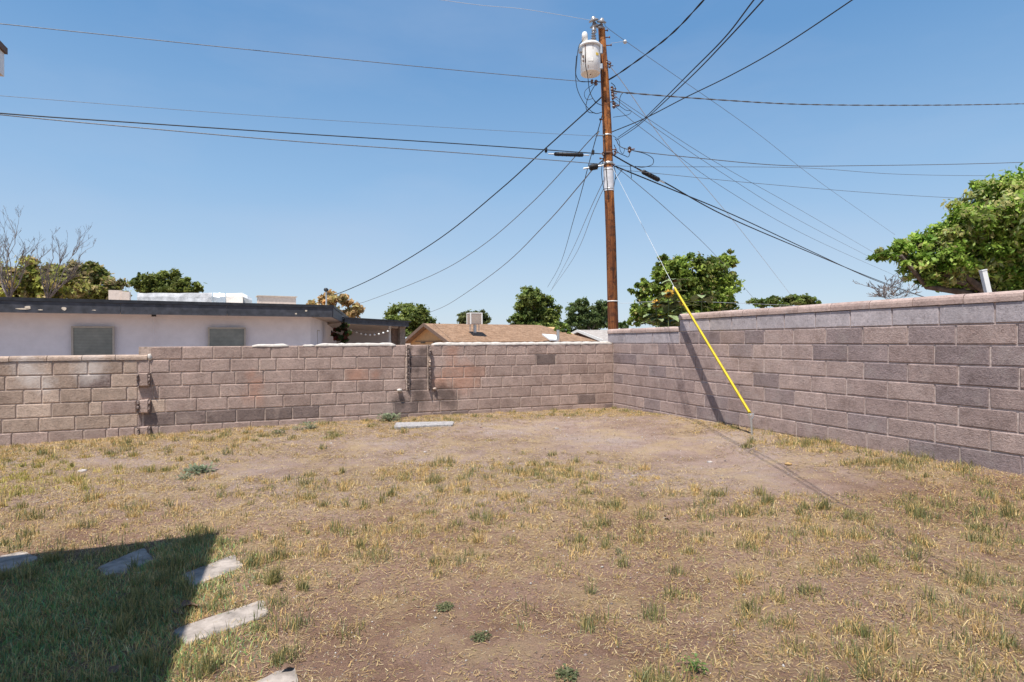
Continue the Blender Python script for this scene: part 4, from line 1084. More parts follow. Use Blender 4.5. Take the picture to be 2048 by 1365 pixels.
def insulator(px, py, label, axis, mat='porcelain', s=1.0, n=2):
    c = P(px, py, PD - .05); o = thing('insulator', c, label, 'insulator', 'bell insulators on the pole top'); axis = Vector(axis).normalized()
    for k in range(n):
        mb = MB(); base = c + axis * (k * .085 - .04) * s
        mb.lathe(base, axis, [(0, .02 * s), (.004 * s, .040 * s), (.006 * s, .078 * s), (.020 * s, .084 * s), (.05 * s, .035 * s), (.075 * s, .028 * s), (.08 * s, .012 * s)], 18); build(mb, 'disc', mat, o)
    mb = MB(); mb.tube([c - axis * .12 * s, c + axis * .12 * s], .010 * s, 6); build(mb, 'pin', 'galv', o)
insulator(1189, 50, 'left bell insulator above the transformer at the pole top', (-.25, -.3, .9), s=1.3)
insulator(1202, 53, 'right bell insulator capping the pole top', (.1, -.35, .9), s=1.25)

# line hardware along the pole
def dead_end(px, py, label, d=(1, 0, -.3), s=1.0, mat='porcelain_brown', dep=PD - .05):
    c = P(px, py, dep); o = thing('insulator', c, label, 'insulator', 'spool insulators along the pole'); d = Vector(d).normalized()
    mb = MB(); mb.lathe(c - Vector((0, 0, .04 * s)), (0, 0, 1), [(0, .035 * s), (.02 * s, .038 * s), (.035 * s, .02 * s), (.05 * s, .02 * s), (.065 * s, .038 * s), (.085 * s, .034 * s)], 12); build(mb, 'spool', mat, o)
    mb = MB(); mb.tube([c - d * .10 * s, c + d * .02 * s], .012 * s, 6); mb.obox(c, Vector((.012, 0, 0)) * s, Vector((0, .02, 0)) * s, Vector((0, 0, .06 * s))); build(mb, 'clevis', 'rust', o)
for x, y, lab, dd, s in ((1192, 166, 'dark spool insulator left of the pole under the transformer', (1, 0, 0), 1.0),
                         (1184, 164, 'outer dark spool insulator left of the pole under the transformer', (1, 0, 0), .8),
                         (1219, 132, 'small upper insulator right of the pole beside the transformer', (-1, 0, 0), .8),
                         (1214, 124, 'topmost small insulator on the right face of the pole', (-1, 0, 0), .7),
                         (1224, 178, 'first of the dark spool insulators right of the pole', (-1, 0, 0), .9),
                         (1225, 188, 'second dark spool insulator right of the pole', (-1, 0, 0), .9),
                         (1226, 195, 'third dark spool insulator right of the pole', (-1, 0, 0), .9),
                         (1228, 211, 'lowest dark spool insulator right of the pole', (-1, 0, 0), 1.1),
                         (1259, 300, 'rusty brown strain insulator hanging free right of the pole', (-1, .2, -.1), 1.1),
                         (1207, 308, 'dark clamp insulator left of the pole at the telephone cable', (1, 0, 0), .8),
                         (1230, 306, 'dark clamp insulator right of the pole at the telephone cable', (-1, 0, 0), .8),
                         (1222, 329, 'shiny metal clamp group on the pole above the white sheath', (-1, 0, 0), .9)):
    dead_end(x, y, lab, dd, s, 'galv' if 'shiny' in lab else 'porcelain_brown')

# cables
def cable(label, pts, r, mat, name='cable', cat='cable', group=None, sub=7, twist=0):
    q = crspline([P(*p) for p in pts], sub)
    mb = MB()
    if twist:
        L = [0]
        dense = crspline([P(*p) for p in pts], 26)
        for k, m_ in ((0, mat), (1, mat)):
            ph = k * math.pi; out = []; s = 0
            for i, p in enumerate(dense):
                if i: s += (p - dense[i - 1]).length
                d = (dense[min(i + 1, len(dense) - 1)] - dense[max(i - 1, 0)]).normalized(); a = d.cross(Vector((0, 0, 1))).normalized(); b = a.cross(d)
                t = s / twist * 2 * math.pi + ph; out.append(p + (a * math.cos(t) + b * math.sin(t)) * r * .8)
            mb.tube(out, r, 5)
    else:
        mb.tube(q, r, 5)
    o = build(mb, name, mat); tag(o, label, cat, group); return o
GL = 'cables running left along the alley'; GR = 'cables running right from the pole'; GD = 'service drops to the houses behind'; GO = 'service drops passing overhead to the upper right'
cable('thin pale top wire running off the upper edge from the pole top', [(200, -110, 9.2), (880, 0, 11), (1050, 19, 11.6), (1187, 42, PD)], .0042, 'pale_wire', group=GL)
cable('grey power wire ending under the transformer from the upper left edge', [(-300, 18, 8), (0, 48, 8.9), (420, 92, 10), (800, 130, 11.2), (1000, 149, 11.8), (1160, 163, PD - .05), (1186, 164, PD - .1)], .0068, 'grey_cable', group=GL)
cable('thin faint wire above the paired black telephone cables on the left', [(-300, 168, 8), (0, 192, 8.9), (505, 231, 10.3), (900, 256, 11.6), (1195, 273, PD)], .0038, 'grey_cable', group=GL)
cable('upper black telephone cable of the left pair ending at a long splice case', [(-300, 196, 8), (0, 227, 8.9), (300, 248, 9.7), (600, 268, 10.6), (900, 287, 11.5), (1088, 300, 12), (1213, 309, PD)], .0105, 'black_rubber', group=GL)
cable('lower telephone cable of the left pair ending at a short splice case', [(-300, 196, 8), (0, 230, 8.9), (300, 258, 9.7), (600, 284, 10.6), (900, 305, 11.5), (1180, 327, 12.1), (1215, 331, PD)], .0088, 'grey_cable', group=GL)
def closure(x0, y0, x1, y1, r, label, d=12.1):
    a = P(x0, y0, d); b = P(x1, y1, d); o = thing('splice_case', (a + b) / 2, label, 'splice case'); ax_ = (b - a).normalized(); L = (b - a).length
    mb = MB(); mb.lathe(a, ax_, [(0, r * .5), (.02, r * .95), (L * .5, r), (L - .02, r * .95), (L, r * .5)], 14); build(mb, 'body', 'black_rubber', o)
    mb = MB()
    for k in range(1, 7): mb.lathe(a + ax_ * (L * k / 7 - .008), ax_, [(0, r * 1.0), (.002, r * 1.07), (.014, r * 1.07), (.016, r)], 14)
    build(mb, 'ribs', 'black_rubber', o)
    for q, s in ((a, -1), (b, 1)):
        mb = MB(); mb.tube([q + ax_ * s * .0, q + ax_ * s * .12], r * .3, 8); build(mb, 'end_sleeve', 'galv', o)
closure(1108, 308.5, 1167, 310.5, .042, 'long black splice case on the upper telephone cable left of the pole')
closure(1178, 336, 1196, 333, .062, 'short fat black splice case hanging by the metal sheath')
closure(1284, 343, 1319, 361, .052, 'slanted black splice case on the cable right of the pole', 12.7)
for x, y, lab in ((1092, 301, 'small black cable clamp far left of the pole'), (1186, 305, 'small black cable clamp just left of the pole')):
    c = P(x, y, 12.05); mb = MB(); mb.obox(c, Vector((.028, 0, 0)), Vector((0, .03, 0)), Vector((0, 0, .034))); mb.tube([c + Vector((0, 0, -.06)), c + Vector((0, 0, .06))], .012, 6); tag(build(mb, 'cable_clamp', 'black_rubber'), lab, 'clamp')
# drops to houses behind
cable('service drop curving down to the mast of the white house', [(655, 586, 21.5), (672, 589, 21), (760, 550, 19), (880, 477, 16.5), (1000, 380, 14.3), (1088, 300, 12.9), (1172, 224, 12.4), (1208, 190, PD)], .014, 'black_rubber', group=GD)
cable('second service drop curving down behind the dry tree', [(715, 604, 30), (730, 604, 28), (860, 553, 22), (960, 495, 18), (1070, 400, 15), (1185, 275, 12.6), (1195, 272, PD), (1212, 272, PD)], .010, 'grey_cable', group=GD)
cable('third service drop curving down to the rounded pine tree', [(855, 627, 40), (900, 607, 34), (1000, 537, 24), (1090, 450, 18), (1160, 370, 14), (1185, 340, 12.8), (1214, 314, PD)], .013, 'grey_cable', group=GD)
cable('steep dark drop from high on the pole to the tiered pine', [(1095, 575, 40), (1120, 530, 30), (1150, 430, 18), (1180, 320, 14), (1207, 222, PD)], .010, 'black_rubber', group=GD)
cable('left one of two steep thin drops passing beside the metal sheath', [(1103, 580, 40), (1140, 510, 25), (1180, 420, 16), (1212, 352, PD)], .008, 'grey_cable', group=GD)
cable('right one of two steep thin drops passing beside the metal sheath', [(1101, 583, 42), (1148, 515, 25), (1188, 420, 16), (1215, 362, PD)], .008, 'grey_cable', group=GD)
# overhead drops to the upper right
cable('twisted black service drop leaving the pole below the transformer towards the upper edge', [(1214, 162, PD), (1240, 146, 12), (1300, 103, 11.2), (1350, 62, 10.4), (1410, -2, 9.5), (1560, -170, 8)], .0095, 'black_rubber', group=GO, twist=.8)
cable('upper one of two close dark drops crossing towards the upper right', [(1236, 275, PD), (1262, 257, 10.4), (1290, 236, 9), (1380, 146, 6.55), (1450, 75, 5.5), (1508, 0, 4.85), (1640, -170, 3.7), (2116, -640, 2)], .0068, 'black_rubber', group=GO)
cable('lower one of two close dark drops crossing towards the upper right', [(1234, 280, PD), (1262, 262, 10.5), (1290, 240, 9.2), (1380, 156, 6.7), (1450, 84, 5.6), (1527, 0, 4.85), (1660, -150, 3.7), (2180, -640, 2)], .0068, 'black_rubber', group=GO)
cable('heavy black drop rising gently from mid pole to the upper right edge', [(1220, 266, PD), (1290, 237, 11.8), (1370, 196, 11.3), (1460, 152, 10.6), (1560, 96, 9.8), (1705, 0, 8.6), (1950, -170, 7)], .0105, 'black_rubber', group=GO)
# to the right
cable('silvery twisted triplex cable running almost level to the right edge', [(1224, 183, PD), (1300, 190, 12.8), (1450, 201, 13.8), (1600, 209, 14.9), (1800, 211, 15.6), (2048, 208, 17), (2500, 196, 20)], .010, 'grey_cable', group=GR, twist=.8)
cable('dark wire leaving the free hanging strain insulator to the right edge', [(1230, 278, PD), (1258, 300, 12.4), (1400, 317, 13), (1560, 331, 14), (1700, 332, 15.6), (2048, 325, 17), (2500, 305, 20)], .009, 'grey_cable', group=GR)
cable('thin wire just beneath the level strain wire on the right', [(1228, 332, PD), (1310, 334, 12.7), (1600, 336, 14), (1800, 349, 15.8), (2048, 352, 17), (2500, 350, 20)], .0055, 'grey_cable', group=GR)
cable('thin wire running right into the big spreading tree', [(1240, 340, PD), (1320, 348, 12.7), (1500, 366, 13.6), (1740, 386, 15.2), (1930, 397, 16), (2200, 405, 18)], .0055, 'grey_cable', group=GR)
cable('upper heavy black telephone cable sloping down right behind the wall', [(1225, 310, PD), (1262, 331, 12.5), (1330, 366, 13.3), (1450, 432, 15.5), (1600, 497, 19.5), (1740, 555, 26), (1830, 588, 33), (1880, 604, 40)], .016, 'black_rubber', group=GR)
cable('lower heavy black telephone cable sloping down right behind the wall', [(1225, 331, PD), (1262, 346, 12.5), (1340, 378, 13.5), (1470, 432, 16), (1620, 502, 20), (1740, 557, 26), (1820, 586, 33), (1870, 602, 40)], .015, 'black_rubber', group=GR)
cable('highest thin wire slanting from the pole top down to the big tree', [(1206, 46, PD), (1250, 82, 12.8), (1500, 256, 16.5), (1640, 365, 21), (1790, 470, 30)], .0055, 'grey_cable', group=GR)
cable('first of three thin wires slanting down right from the spool insulators', [(1228, 190, PD), (1260, 214, 12.8), (1430, 324, 15.5), (1600, 420, 20), (1750, 507, 30)], .0055, 'grey_cable', group=GR)
cable('second of three thin wires slanting down right from the spool insulators', [(1228, 196, PD), (1290, 242, 12.9), (1450, 350, 15.5), (1600, 442, 20), (1760, 525, 30)], .0055, 'grey_cable', group=GR)
cable('lowest of three thin wires slanting down right from the spool insulators', [(1230, 213, PD), (1290, 262, 12.9), (1450, 378, 15.5), (1620, 475, 20), (1800, 556, 30)], .0055, 'grey_cable', group=GR)
cable('long pale thin wire crossing from the upper pole to the far flat tree', [(1220, 133, PD), (1250, 172, 12.8), (1330, 285, 15), (1420, 386, 18), (1500, 484, 24), (1585, 595, 38)], .008, 'pale_wire', group=GR)
cable('faint thin wire from the sheath down to the wall top right of the leafy tree', [(1232, 335, PD), (1262, 358, 12.8), (1340, 425, 15), (1430, 510, 20), (1515, 606, 30)], .007, 'grey_cable', group=GR)
# droops and jumpers round the pole
JG = 'slack jumper wires round the pole'
J = [([(1166, 80, 12), (1157, 95, 12), (1153, 130, 12), (1152, 150, 12), (1160, 163, 12.1), (1180, 164, 12.1)], 'jumper from the transformer lid down to the power wire'),
     ([(1153, 112, 12), (1151, 145, 12), (1155, 180, 12), (1172, 212, 12), (1190, 227, 12), (1206, 224, 12.1)], 'long outer drip loop left of the pole'),
     ([(1171, 97, 11.9), (1170, 125, 11.8), (1175, 150, 11.9), (1180, 185, 12), (1192, 205, 12), (1206, 212, 12.1)], 'drip loop crossing the front of the white tank'),
     ([(1190, 167, 12), (1172, 180, 12), (1169, 192, 12), (1175, 200, 12), (1186, 198, 12), (1191, 207, 12)], 'small curl of wire beneath the transformer'),
     ([(1190, 170, 12), (1176, 196, 12), (1172, 215, 12), (1178, 225, 12), (1190, 226, 12)], 'innermost hanging loop beneath the transformer'),
     ([(1222, 166, 12.2), (1229, 172, 12.2), (1231, 180, 12.2), (1226, 182, 12.2)], 'tight loop right of the pole at the first spool'),
     ([(1256, 188, 12.3), (1246, 186, 12.3), (1240, 196, 12.3), (1238, 212, 12.3), (1228, 214, 12.2)], 'jumper between the triplex cable and the lowest spool'),
     ([(1224, 200, 12.2), (1250, 220, 12.3), (1262, 222, 12.4), (1256, 230, 12.3), (1226, 235, 12.2)], 'flat loop right of the pole below the lowest spool'),
     ([(1226, 272, 12.2), (1238, 282, 12.3), (1240, 300, 12.3), (1246, 308, 12.3), (1250, 296, 12.3)], 'hanging curl right of the pole above the telephone clamp'),
     ([(1228, 290, 12.2), (1236, 305, 12.3), (1250, 312, 12.3), (1257, 314, 12.3), (1261, 302, 12.35)], 'jumper rising to the strain insulator'),
     ([(1266, 302, 12.4), (1290, 308, 12.5), (1306, 318, 12.6), (1304, 330, 12.6), (1285, 335, 12.5), (1270, 333, 12.4)], 'wide slack loop above the slanted splice case'),
     ([(1206, 318, 12.1), (1203, 345, 12.1), (1206, 370, 12.1), (1210, 388, 12.1)], 'wire hanging down the left side of the metal sheath'),
     ([(1228, 332, 12.2), (1231, 350, 12.2), (1228, 372, 12.2), (1224, 392, 12.2)], 'wire hanging down the right side of the metal sheath'),
     ([(1246, 338, 12.3), (1238, 348, 12.3), (1230, 360, 12.2)], 'short stub wire right of the metal sheath'),
     ([(1260, 330, 12.4), (1262, 345, 12.4), (1263, 357, 12.4)], 'short wire end dangling under the right telephone cable')]
for pts_, lab in J: cable(lab, pts_, .0055 if 'small' in lab or 'flat' in lab or 'curl' in lab else .0075, 'black_rubber', name='jumper_wire', cat='wire', group=JG)
c = P(1249, 83, 12.8); mb = MB(); mb.lathe(c - Vector((0, 0, .05)), (.3, 0, 1), [(0, .02), (.02, .045), (.05, .045), (.08, .02)], 10); mb.tube([c, P(1222, 87, 12.6)], .004, 4); tag(build(mb, 'wire_clamp', 'pale_wire'), 'small white clamp on the highest slanting wire right of the pole top', 'clamp')
cable('thin pale line strung level behind the sunflowers from the pole strap', [(1236, 603, PD), (1246, 607, 12), (1300, 604, 11.9), (1400, 604, 12.2), (1480, 607, 13), (1600, 612, 15)], .004, 'pale_wire', name='line', cat='line')

# guy wire with yellow guard
dA = Vector(((1503 - 1024) / F, 1, 0)); tA = (OC.dot(VR) - .40) / dA.dot(VR)
GA = P(1505, 876, tA); GA.z = gz(GA.x, GA.y)
top_rod = P(1502, 830, tA)
gw = thing('guy_wire', (GA.x, GA.y, GA.z), 'guy wire with a bright yellow plastic guard anchored beside the right wall', 'guy wire')
GB = P(1226, 338, PD - .1)
def on_guy(px, py):
    w = min(1, max(0, (1502 - px) / (1502 - 1226.)))
    inv = (1 - w) / tA + w / (PD - .1); return P(px, py, 1 / inv)
GT = on_guy(1350, 578); G2 = on_guy(1425, 703)
mb = MB(); mb.tube([GB, on_guy(1290, 462), GT, on_guy(1353, 584)], .0045, 6); build(mb, 'strand', 'pale_wire', gw)
gp = crspline([GT, G2, on_guy(1500, 827)], 8)
mb = MB(); ga = (gp[0] - gp[-1]).normalized(); gvw = (gp[len(gp) // 2] - E0).normalized(); gw_ = (gvw - ga * gvw.dot(ga)).normalized(); gn_ = ga.cross(gw_)
NS = 16; gv = []
for i_, p_ in enumerate(gp):
    for k_ in range(NS):
        t_ = 2 * math.pi * k_ / NS; gv.append(p_ + gw_ * math.cos(t_) * .050 + gn_ * math.sin(t_) * .0195)
mb.add(gv, [(i_ * NS + k_, i_ * NS + (k_ + 1) % NS, (i_ + 1) * NS + (k_ + 1) % NS, (i_ + 1) * NS + k_) for i_ in range(len(gp) - 1) for k_ in range(NS)], True)
mb.add(gv[:NS], [tuple(range(NS))]); mb.add(gv[-NS:], [tuple(range(NS))]); build(mb, 'guard', 'yellow', gw)
mb = MB(); mb.tube([on_guy(1500, 827), top_rod + Vector((0, 0, -.01))], .012, 8); build(mb, 'wire_grip', 'galv', gw)
mb = MB(); mb.tube([Vector(GA) - Vector((0, 0, .15)), top_rod - Vector((0, 0, .04))], .015, 10)
build(mb, 'anchor_rod', 'galv', gw)
mb = MB(); c = top_rod - Vector((0, 0, .02))
for s in (-1, 1): mb.tube([c - Vector((0, 0, .06)), c + Vector((.032 * s, 0, .0)), c + Vector((.038 * s, 0, .035))], .008, 6)
mb.tube([c + Vector((-.04, 0, .03)), c + Vector((.04, 0, .03))], .008, 6); build(mb, 'anchor_eye', 'galv', gw)
mb = MB(); mb.lathe(GT - Vector((0, 0, .02)), (GT - G2).normalized(), [(0, .03), (.03, .034), (.06, .02), (.09, .01)], 10); build(mb, 'guard_clip', 'whitewash', gw)

# ================================================================== YARD: PAVERS, SMALL THINGS
def paver(quad, label, th=.035, mat='concrete', seed=0, grp='concrete stepping stones in the grass', lift=.004, name='stepping_stone', cat='stepping stone'):
    rs = random.Random(seed); q = [G(*p) for p in quad]; cz = sum(p.z for p in q) / 4 + lift
    ring_ = []
    for i in range(4):
        a = q[i]; b = q[(i + 1) % 4]; pr = q[i - 1]
        e0 = (pr - a).normalized() * .03; e1 = (b - a).normalized() * .03
        ring_ += [a + e0, a + e1 * .3 + e0 * .3, a + e1]
        for t in (.2, .4, .6, .8): ring_.append(a.lerp(b, t) + Vector((rs.uniform(-1, 1), rs.uniform(-1, 1), 0)) * .007)
    ctr = sum(ring_, Vector()) / len(ring_); n = len(ring_)
    def lv(sc, z): return [Vector((ctr.x + (p.x - ctr.x) * sc, ctr.y + (p.y - ctr.y) * sc, z)) for p in ring_]
    vs = lv(.975, cz + .004) + lv(1.0, cz - .003) + lv(1.0, cz - th - .03)
    fs = [tuple(range(n))] + [(i + n * l, i + n * (l + 1), (i + 1) % n + n * (l + 1), (i + 1) % n + n * l) for l in range(2) for i in range(n)]
    mb = MB(); mb.add(vs, fs); o = build(mb, name, mat); tag(o, label, cat, grp); return q
PV = []
PV.append(paver([(192, 1140), (224, 1160), (309, 1120), (288, 1098)], 'shaded stepping stone half buried in green grass', seed=1))
PV.append(paver([(362, 1152), (380, 1176), (489, 1135), (470, 1112)], 'small stepping stone crossed by the edge of the house shadow', seed=2))
PV.append(paver([(342, 1264), (374, 1292), (537, 1231), (529, 1199)], 'largest stepping stone lying half in sun beside a curled dead leaf', seed=3))
PV.append(paver([(-70, 1130), (-20, 1156), (79, 1119), (46, 1103)], 'stepping stone at the left edge on the shadow line', seed=4))
PV.append(paver([(500, 1372), (540, 1402), (604, 1386), (588, 1334)], 'stepping stone cut off by the bottom edge', seed=5))
PV.append(paver([(788, 860), (906, 853), (908, 845), (792, 849)], 'rough grey concrete slab lying by the foot of the back wall', mat='concrete2', seed=6, grp=None, lift=.03, name='concrete_slab', cat='slab'))
def inside_any(x, y, mar=0.0):
    r = np.zeros(x.shape, bool)
    for q in PV:
        c = sum((Vector(p) for p in q), Vector()) / 4; ins = np.ones(x.shape, bool)
        for i in range(4):
            a = q[i]; b = q[(i + 1) % 4]; ex, ey = b.x - a.x, b.y - a.y
            s = ex * (y - a.y) - ey * (x - a.x); sc = ex * (c.y - a.y) - ey * (c.x - a.x)
            ins &= (s * np.sign(sc) / math.hypot(ex, ey) > mar)
        r |= ins
    return r

def curled_leaf(px, py, label, size, seed, mat='dry_leaf'):
    rs = random.Random(seed); c = G(px, py); mb = MB(); th = rs.uniform(0, 6.28); d = Vector((math.cos(th), math.sin(th), 0)); s = Vector((-d.y, d.x, 0)); vs = []
    n = 7
    for i in range(n):
        t = i / (n - 1); w = size * .42 * math.sin(math.pi * min(.97, t + .05)); up = size * (.18 + .35 * math.sin(t * 4 + seed))
        for k in (-1, -.4, .4, 1): vs.append(c + d * size * (t - .5) + s * w * k + Vector((0, 0, .01 + max(0, up) * .4 + abs(k) * w * .6)))
    fs = [(i * 4 + k, i * 4 + k + 1, i * 4 + k + 5, i * 4 + k + 4) for i in range(n - 1) for k in range(3)]
    mb.add(vs, fs, True); tag(build(mb, 'dead_leaf', mat), label, 'leaf')
curled_leaf(382, 1222, 'large curled dark dead leaf beside the largest stepping stone', .11, 1)
curled_leaf(362, 1232, 'folded brown dead leaf in shade left of the large curled leaf', .085, 2)
curled_leaf(255, 1195, 'small brown leaf fallen in the shaded grass', .05, 3)
curled_leaf(230, 1350, 'dark dead leaf at the bottom left in green grass', .07, 4)
curled_leaf(575, 1345, 'thin dead leaf lying on the stone at the bottom edge', .06, 5)
curled_leaf(1335, 1040, 'small dark leaf among the tufts right of centre', .07, 6)
curled_leaf(560, 1180, 'tan leaf lying in the straw right of the small stone', .05, 7)
o = lump(G(1576, 930) + Vector((0, 0, .01)), .04, 'dry_clod', 'orange_stone', None, .45, 2); tag(o, 'small rounded ochre clod of dry straw on the bare soil near the right wall', 'clod')
stones = [(1113, 858, .04, 'pale stone near the back corner'), (790, 975, .02, 'small pale stone among tufts left of centre'), (1420, 925, .035, 'flat pale stone on the bare soil below the anchor'),
          (165, 943, .05, 'thin flat pale stone chip on bare soil at the left'), (678, 870, .035, 'white stone chip before the back wall'), (850, 905, .025, 'tiny white stone on bare soil in the middle')]
for i, (x, y, r, lab) in enumerate(stones):
    o = lump(G(x, y) + Vector((0, 0, r * .1)), r, 'stone', 'stone', None, .4, 20 + i); tag(o, lab, 'stone')

# broadleaf weeds
def weed(px, py, label, r, h, n, seed, cols, name='weed'):
    rs = np.random.default_rng(seed); c = G(px, py); out = []; cl = []
    for i in range(n):
        th = rs.uniform(0, 6.28); el = rs.uniform(.1, 1.2); L = r * rs.uniform(.4, 1); base = np.array([c.x, c.y, c.z]) + np.array([math.cos(th), math.sin(th), 0]) * rs.uniform(0, r * .75)
        base[2] += rs.uniform(0, h); d = np.array([math.cos(th) * math.cos(el), math.sin(th) * math.cos(el), math.sin(el)]) * L * .35
        s = np.cross(d, [0, 0, 1]); s = s / (np.linalg.norm(s) + 1e-6) * L * .11
        out.append([base, base + d * .55 + s, base + d + np.array([0, 0, -.01]), base + d * .55 - s]); cl.append(np.array(cols[rs.integers(len(cols))]) * rs.uniform(.8, 1.2))
    o = fast_mesh(name, np.array(out), 4, [(0, 1, 2, 3)], np.repeat(np.array(cl)[:, None, :], 4, 1), 'leaf', None, c); tag(o, label, 'weed'); return o
BG = [(.19, .23, .14), (.25, .29, .18), (.30, .33, .21)]; DG = [(.11, .135, .06), (.15, .17, .08), (.20, .20, .11)]
weed(778, 842, 'largest grey green weed growing at the foot of the back wall', .25, .09, 200, 1, BG)
weed(618, 858, 'grey green weed left of the largest one by the back wall', .17, .10, 130, 2, BG)
weed(556, 868, 'low green rosette weed furthest left near the back wall', .14, .05, 110, 3, DG)
weed(592, 860, 'small pale weed between the two weeds by the back wall', .09, .05, 60, 4, BG)
weed(400, 945, 'sprawling grey green weed in the left middle of the yard', .20, .05, 170, 5, BG)
weed(372, 958, 'low weed next to the sprawling one on the left', .12, .04, 80, 6, BG)
weed(890, 1216, 'dark green rosette weed on bare soil left of centre', .062, .015, 200, 7, DG)
weed(962, 1276, 'flat dark weed below the rosette on bare soil', .06, .012, 170, 8, DG)
weed(1135, 1354, 'dark leafy weed at the bottom edge of the centre', .065, .02, 220, 9, DG)
weed(1238, 1108, 'small leafy green weed in the tufts right of centre', .05, .04, 70, 10, DG)
weed(1388, 1345, 'broad leafed green weed at the bottom right of centre', .08, .05, 90, 11, [(.12, .20, .05), (.16, .24, .07)])
weed(700, 845, 'thin pale weed seedling before the back wall', .06, .05, 35, 12, BG)
tree('climbing_shrub', 'dark bushy shrub with reddish leaves against the side of the white house', 'bush', [(676, 668, 12, 12), (688, 665, 10, 18), (682, 680, 14, 12), (690, 655, 7, 8)], 24.5, 683, 2600, .09, [(.025, .04, .012), (.05, .07, .02), (.12, .03, .02), (.035, .05, .015)], trunk_r=.04, seed=77)

# ================================================================== GRASS (nobody could count it)
Ppx = lambda px, py: G(px, py)
def gfield(lst, x, y):
    s = np.zeros_like(x)
    for (px, py, rx, ry, amp) in lst:
        c = G(px, py); s += amp * np.exp(-(((x - c.x) / rx) ** 2 + ((y - c.y) / ry) ** 2))
    return s
BARE = [(1150, 850, 1.5, .8, 1.3), (1000, 865, 1.0, .5, .9), (1280, 875, 1.1, .9, 1.5), (1400, 910, .9, .7, 1.2), (1500, 940, .8, .5, 1.2), (1620, 965, .7, .35, 1.2), (1750, 975, .5, .22, .9), (1120, 890, 1.2, .4, .8),
        (620, 930, .9, .38, 1.0), (740, 890, 1.4, .45, 1.1), (500, 945, .5, .3, 1.1), (330, 885, .8, .25, .3), (240, 925, .7, .22, 1.0), (180, 905, .8, .12, .5), (880, 915, .8, .3, .8), (430, 985, .5, .2, .5),
        (850, 1230, .32, .35, .6), (960, 1300, .35, .3, .75), (700, 1310, .25, .25, .4), (1080, 1170, .25, .2, .6), (1230, 1170, .25, .15, .5), (720, 1180, .3, .3, .6), (1020, 1080, .3, .15, .5), (1180, 1330, .2, .2, .7),
        (1350, 1130, .3, .12, .5), (1400, 1270, .2, .12, .5), (800, 1345, .3, .2, .5), (1450, 1050, .3, .12, .4)]
DENSE = [(60, 900, 1.6, .35, .55), (250, 880, 1.2, .3, .45), (850, 842, .8, .14, .6), (720, 1000, .8, .3, .2), (960, 940, 1.2, .4, .35), (690, 915, .5, .12, .7), (1600, 890, 1.3, .30, .9), (1850, 930, 1.0, .35, .9), (1960, 1010, .8, .6, .5),
         (30, 960, .8, .5, .5), (1900, 1250, .9, 1.0, .35), (1450, 855, .5, .15, .6), (1380, 868, .3, .1, .5), (480, 880, .5, .2, .3), (980, 1010, .8, .3, .2)]
LUSH = [(120, 1250, .75, .55, 1.2), (60, 1340, .8, .5, 1.2), (330, 1120, .45, .35, .9), (120, 1150, .9, .3, .8), (280, 1180, .5, .4, .7), (250, 1300, .5, .4, .9), (380, 1090, .3, .2, .7)]
def yard_mask(x, y):
    p = np.stack([x - OC.x, y - OC.y], -1)
    a = p[..., 0] * VR.x + p[..., 1] * VR.y; b = p[..., 0] * VM.x + p[..., 1] * VM.y
    return (a < -.012) & (b < -.012)
def dens(x, y):
    d = .50 + .40 * waves(x, y, 3.1, 6, 13) + .55 * waves(x, y, 12, 5, 21)
    return d - gfield(BARE, x, y) + gfield(DENSE, x, y)
def greenness(x, y):
    g = .18 + .28 * np.clip((6.2 - y) / 3.0, 0, 1) + .14 * np.clip((x - .5) / 3, 0, 1) + .22 * waves(x, y, 2.2, 5, 17) + .15 * waves(x, y, 7, 5, 3)
    g += .85 * np.clip(gfield(LUSH, x, y), 0, 1)
    g += .25 * np.exp(-((x - G(850, 842).x) ** 2 + (y - G(850, 842).y) ** 2) / .5)
    return np.clip(g, 0, 1)
def sample(n, ylo=1.6, yhi=12.2):
    # more samples where the view is close
    y = ylo + (yhi - ylo) * rng.uniform(0, 1, n) ** 1.0; x = rng.uniform(-1, 1, n) * (y * .93 + .6)
    w = rng.uniform(0, 1, n) < (y * .93 + .6) / (yhi * .93 + .6)
    return x[w], y[w]
STRAW = np.array([(.66, .47, .20), (.58, .40, .17), (.72, .56, .29), (.48, .31, .14), (.62, .41, .16)])
GREEN = np.array([(.20, .215, .08), (.26, .255, .09), (.16, .185, .08), (.33, .29, .11), (.21, .225, .12)])
YG = np.array([(.46, .42, .09), (.54, .46, .12), (.40, .38, .08)])
def blades(bx, by, bz, L, lean, ang, w, colr, tipc, name, flat=False):
    n = len(bx); dx = np.cos(ang); dy = np.sin(ang); sx = -dy * w; sy = dx * w
    # turn the width to a random direction
    ra = rng.uniform(0, math.pi, n); sx = np.cos(ra) * w; sy = np.sin(ra) * w
    hx = L * np.sin(lean); hz = L * np.cos(lean)
    base = np.stack([bx, by, bz], -1); S = np.stack([sx, sy, np.zeros(n)], -1)
    mid = base + np.stack([dx * hx * .38, dy * hx * .38, hz * .58], -1); tip = base + np.stack([dx * hx, dy * hx, hz * .97], -1)
    v = np.stack([base - S, base + S, mid + S * .75, mid - S * .75, tip], 1)
    c = np.stack([colr, colr, colr, colr, tipc], 1)
    o = fast_mesh(name, v, 5, [(0, 1, 2, 3), (3, 2, 4)], c, 'blade'); return o
def pick(pal, n): return pal[rng.integers(0, len(pal), n)] * rng.uniform(.78, 1.22, (n, 1))
LG = G(20, 960)
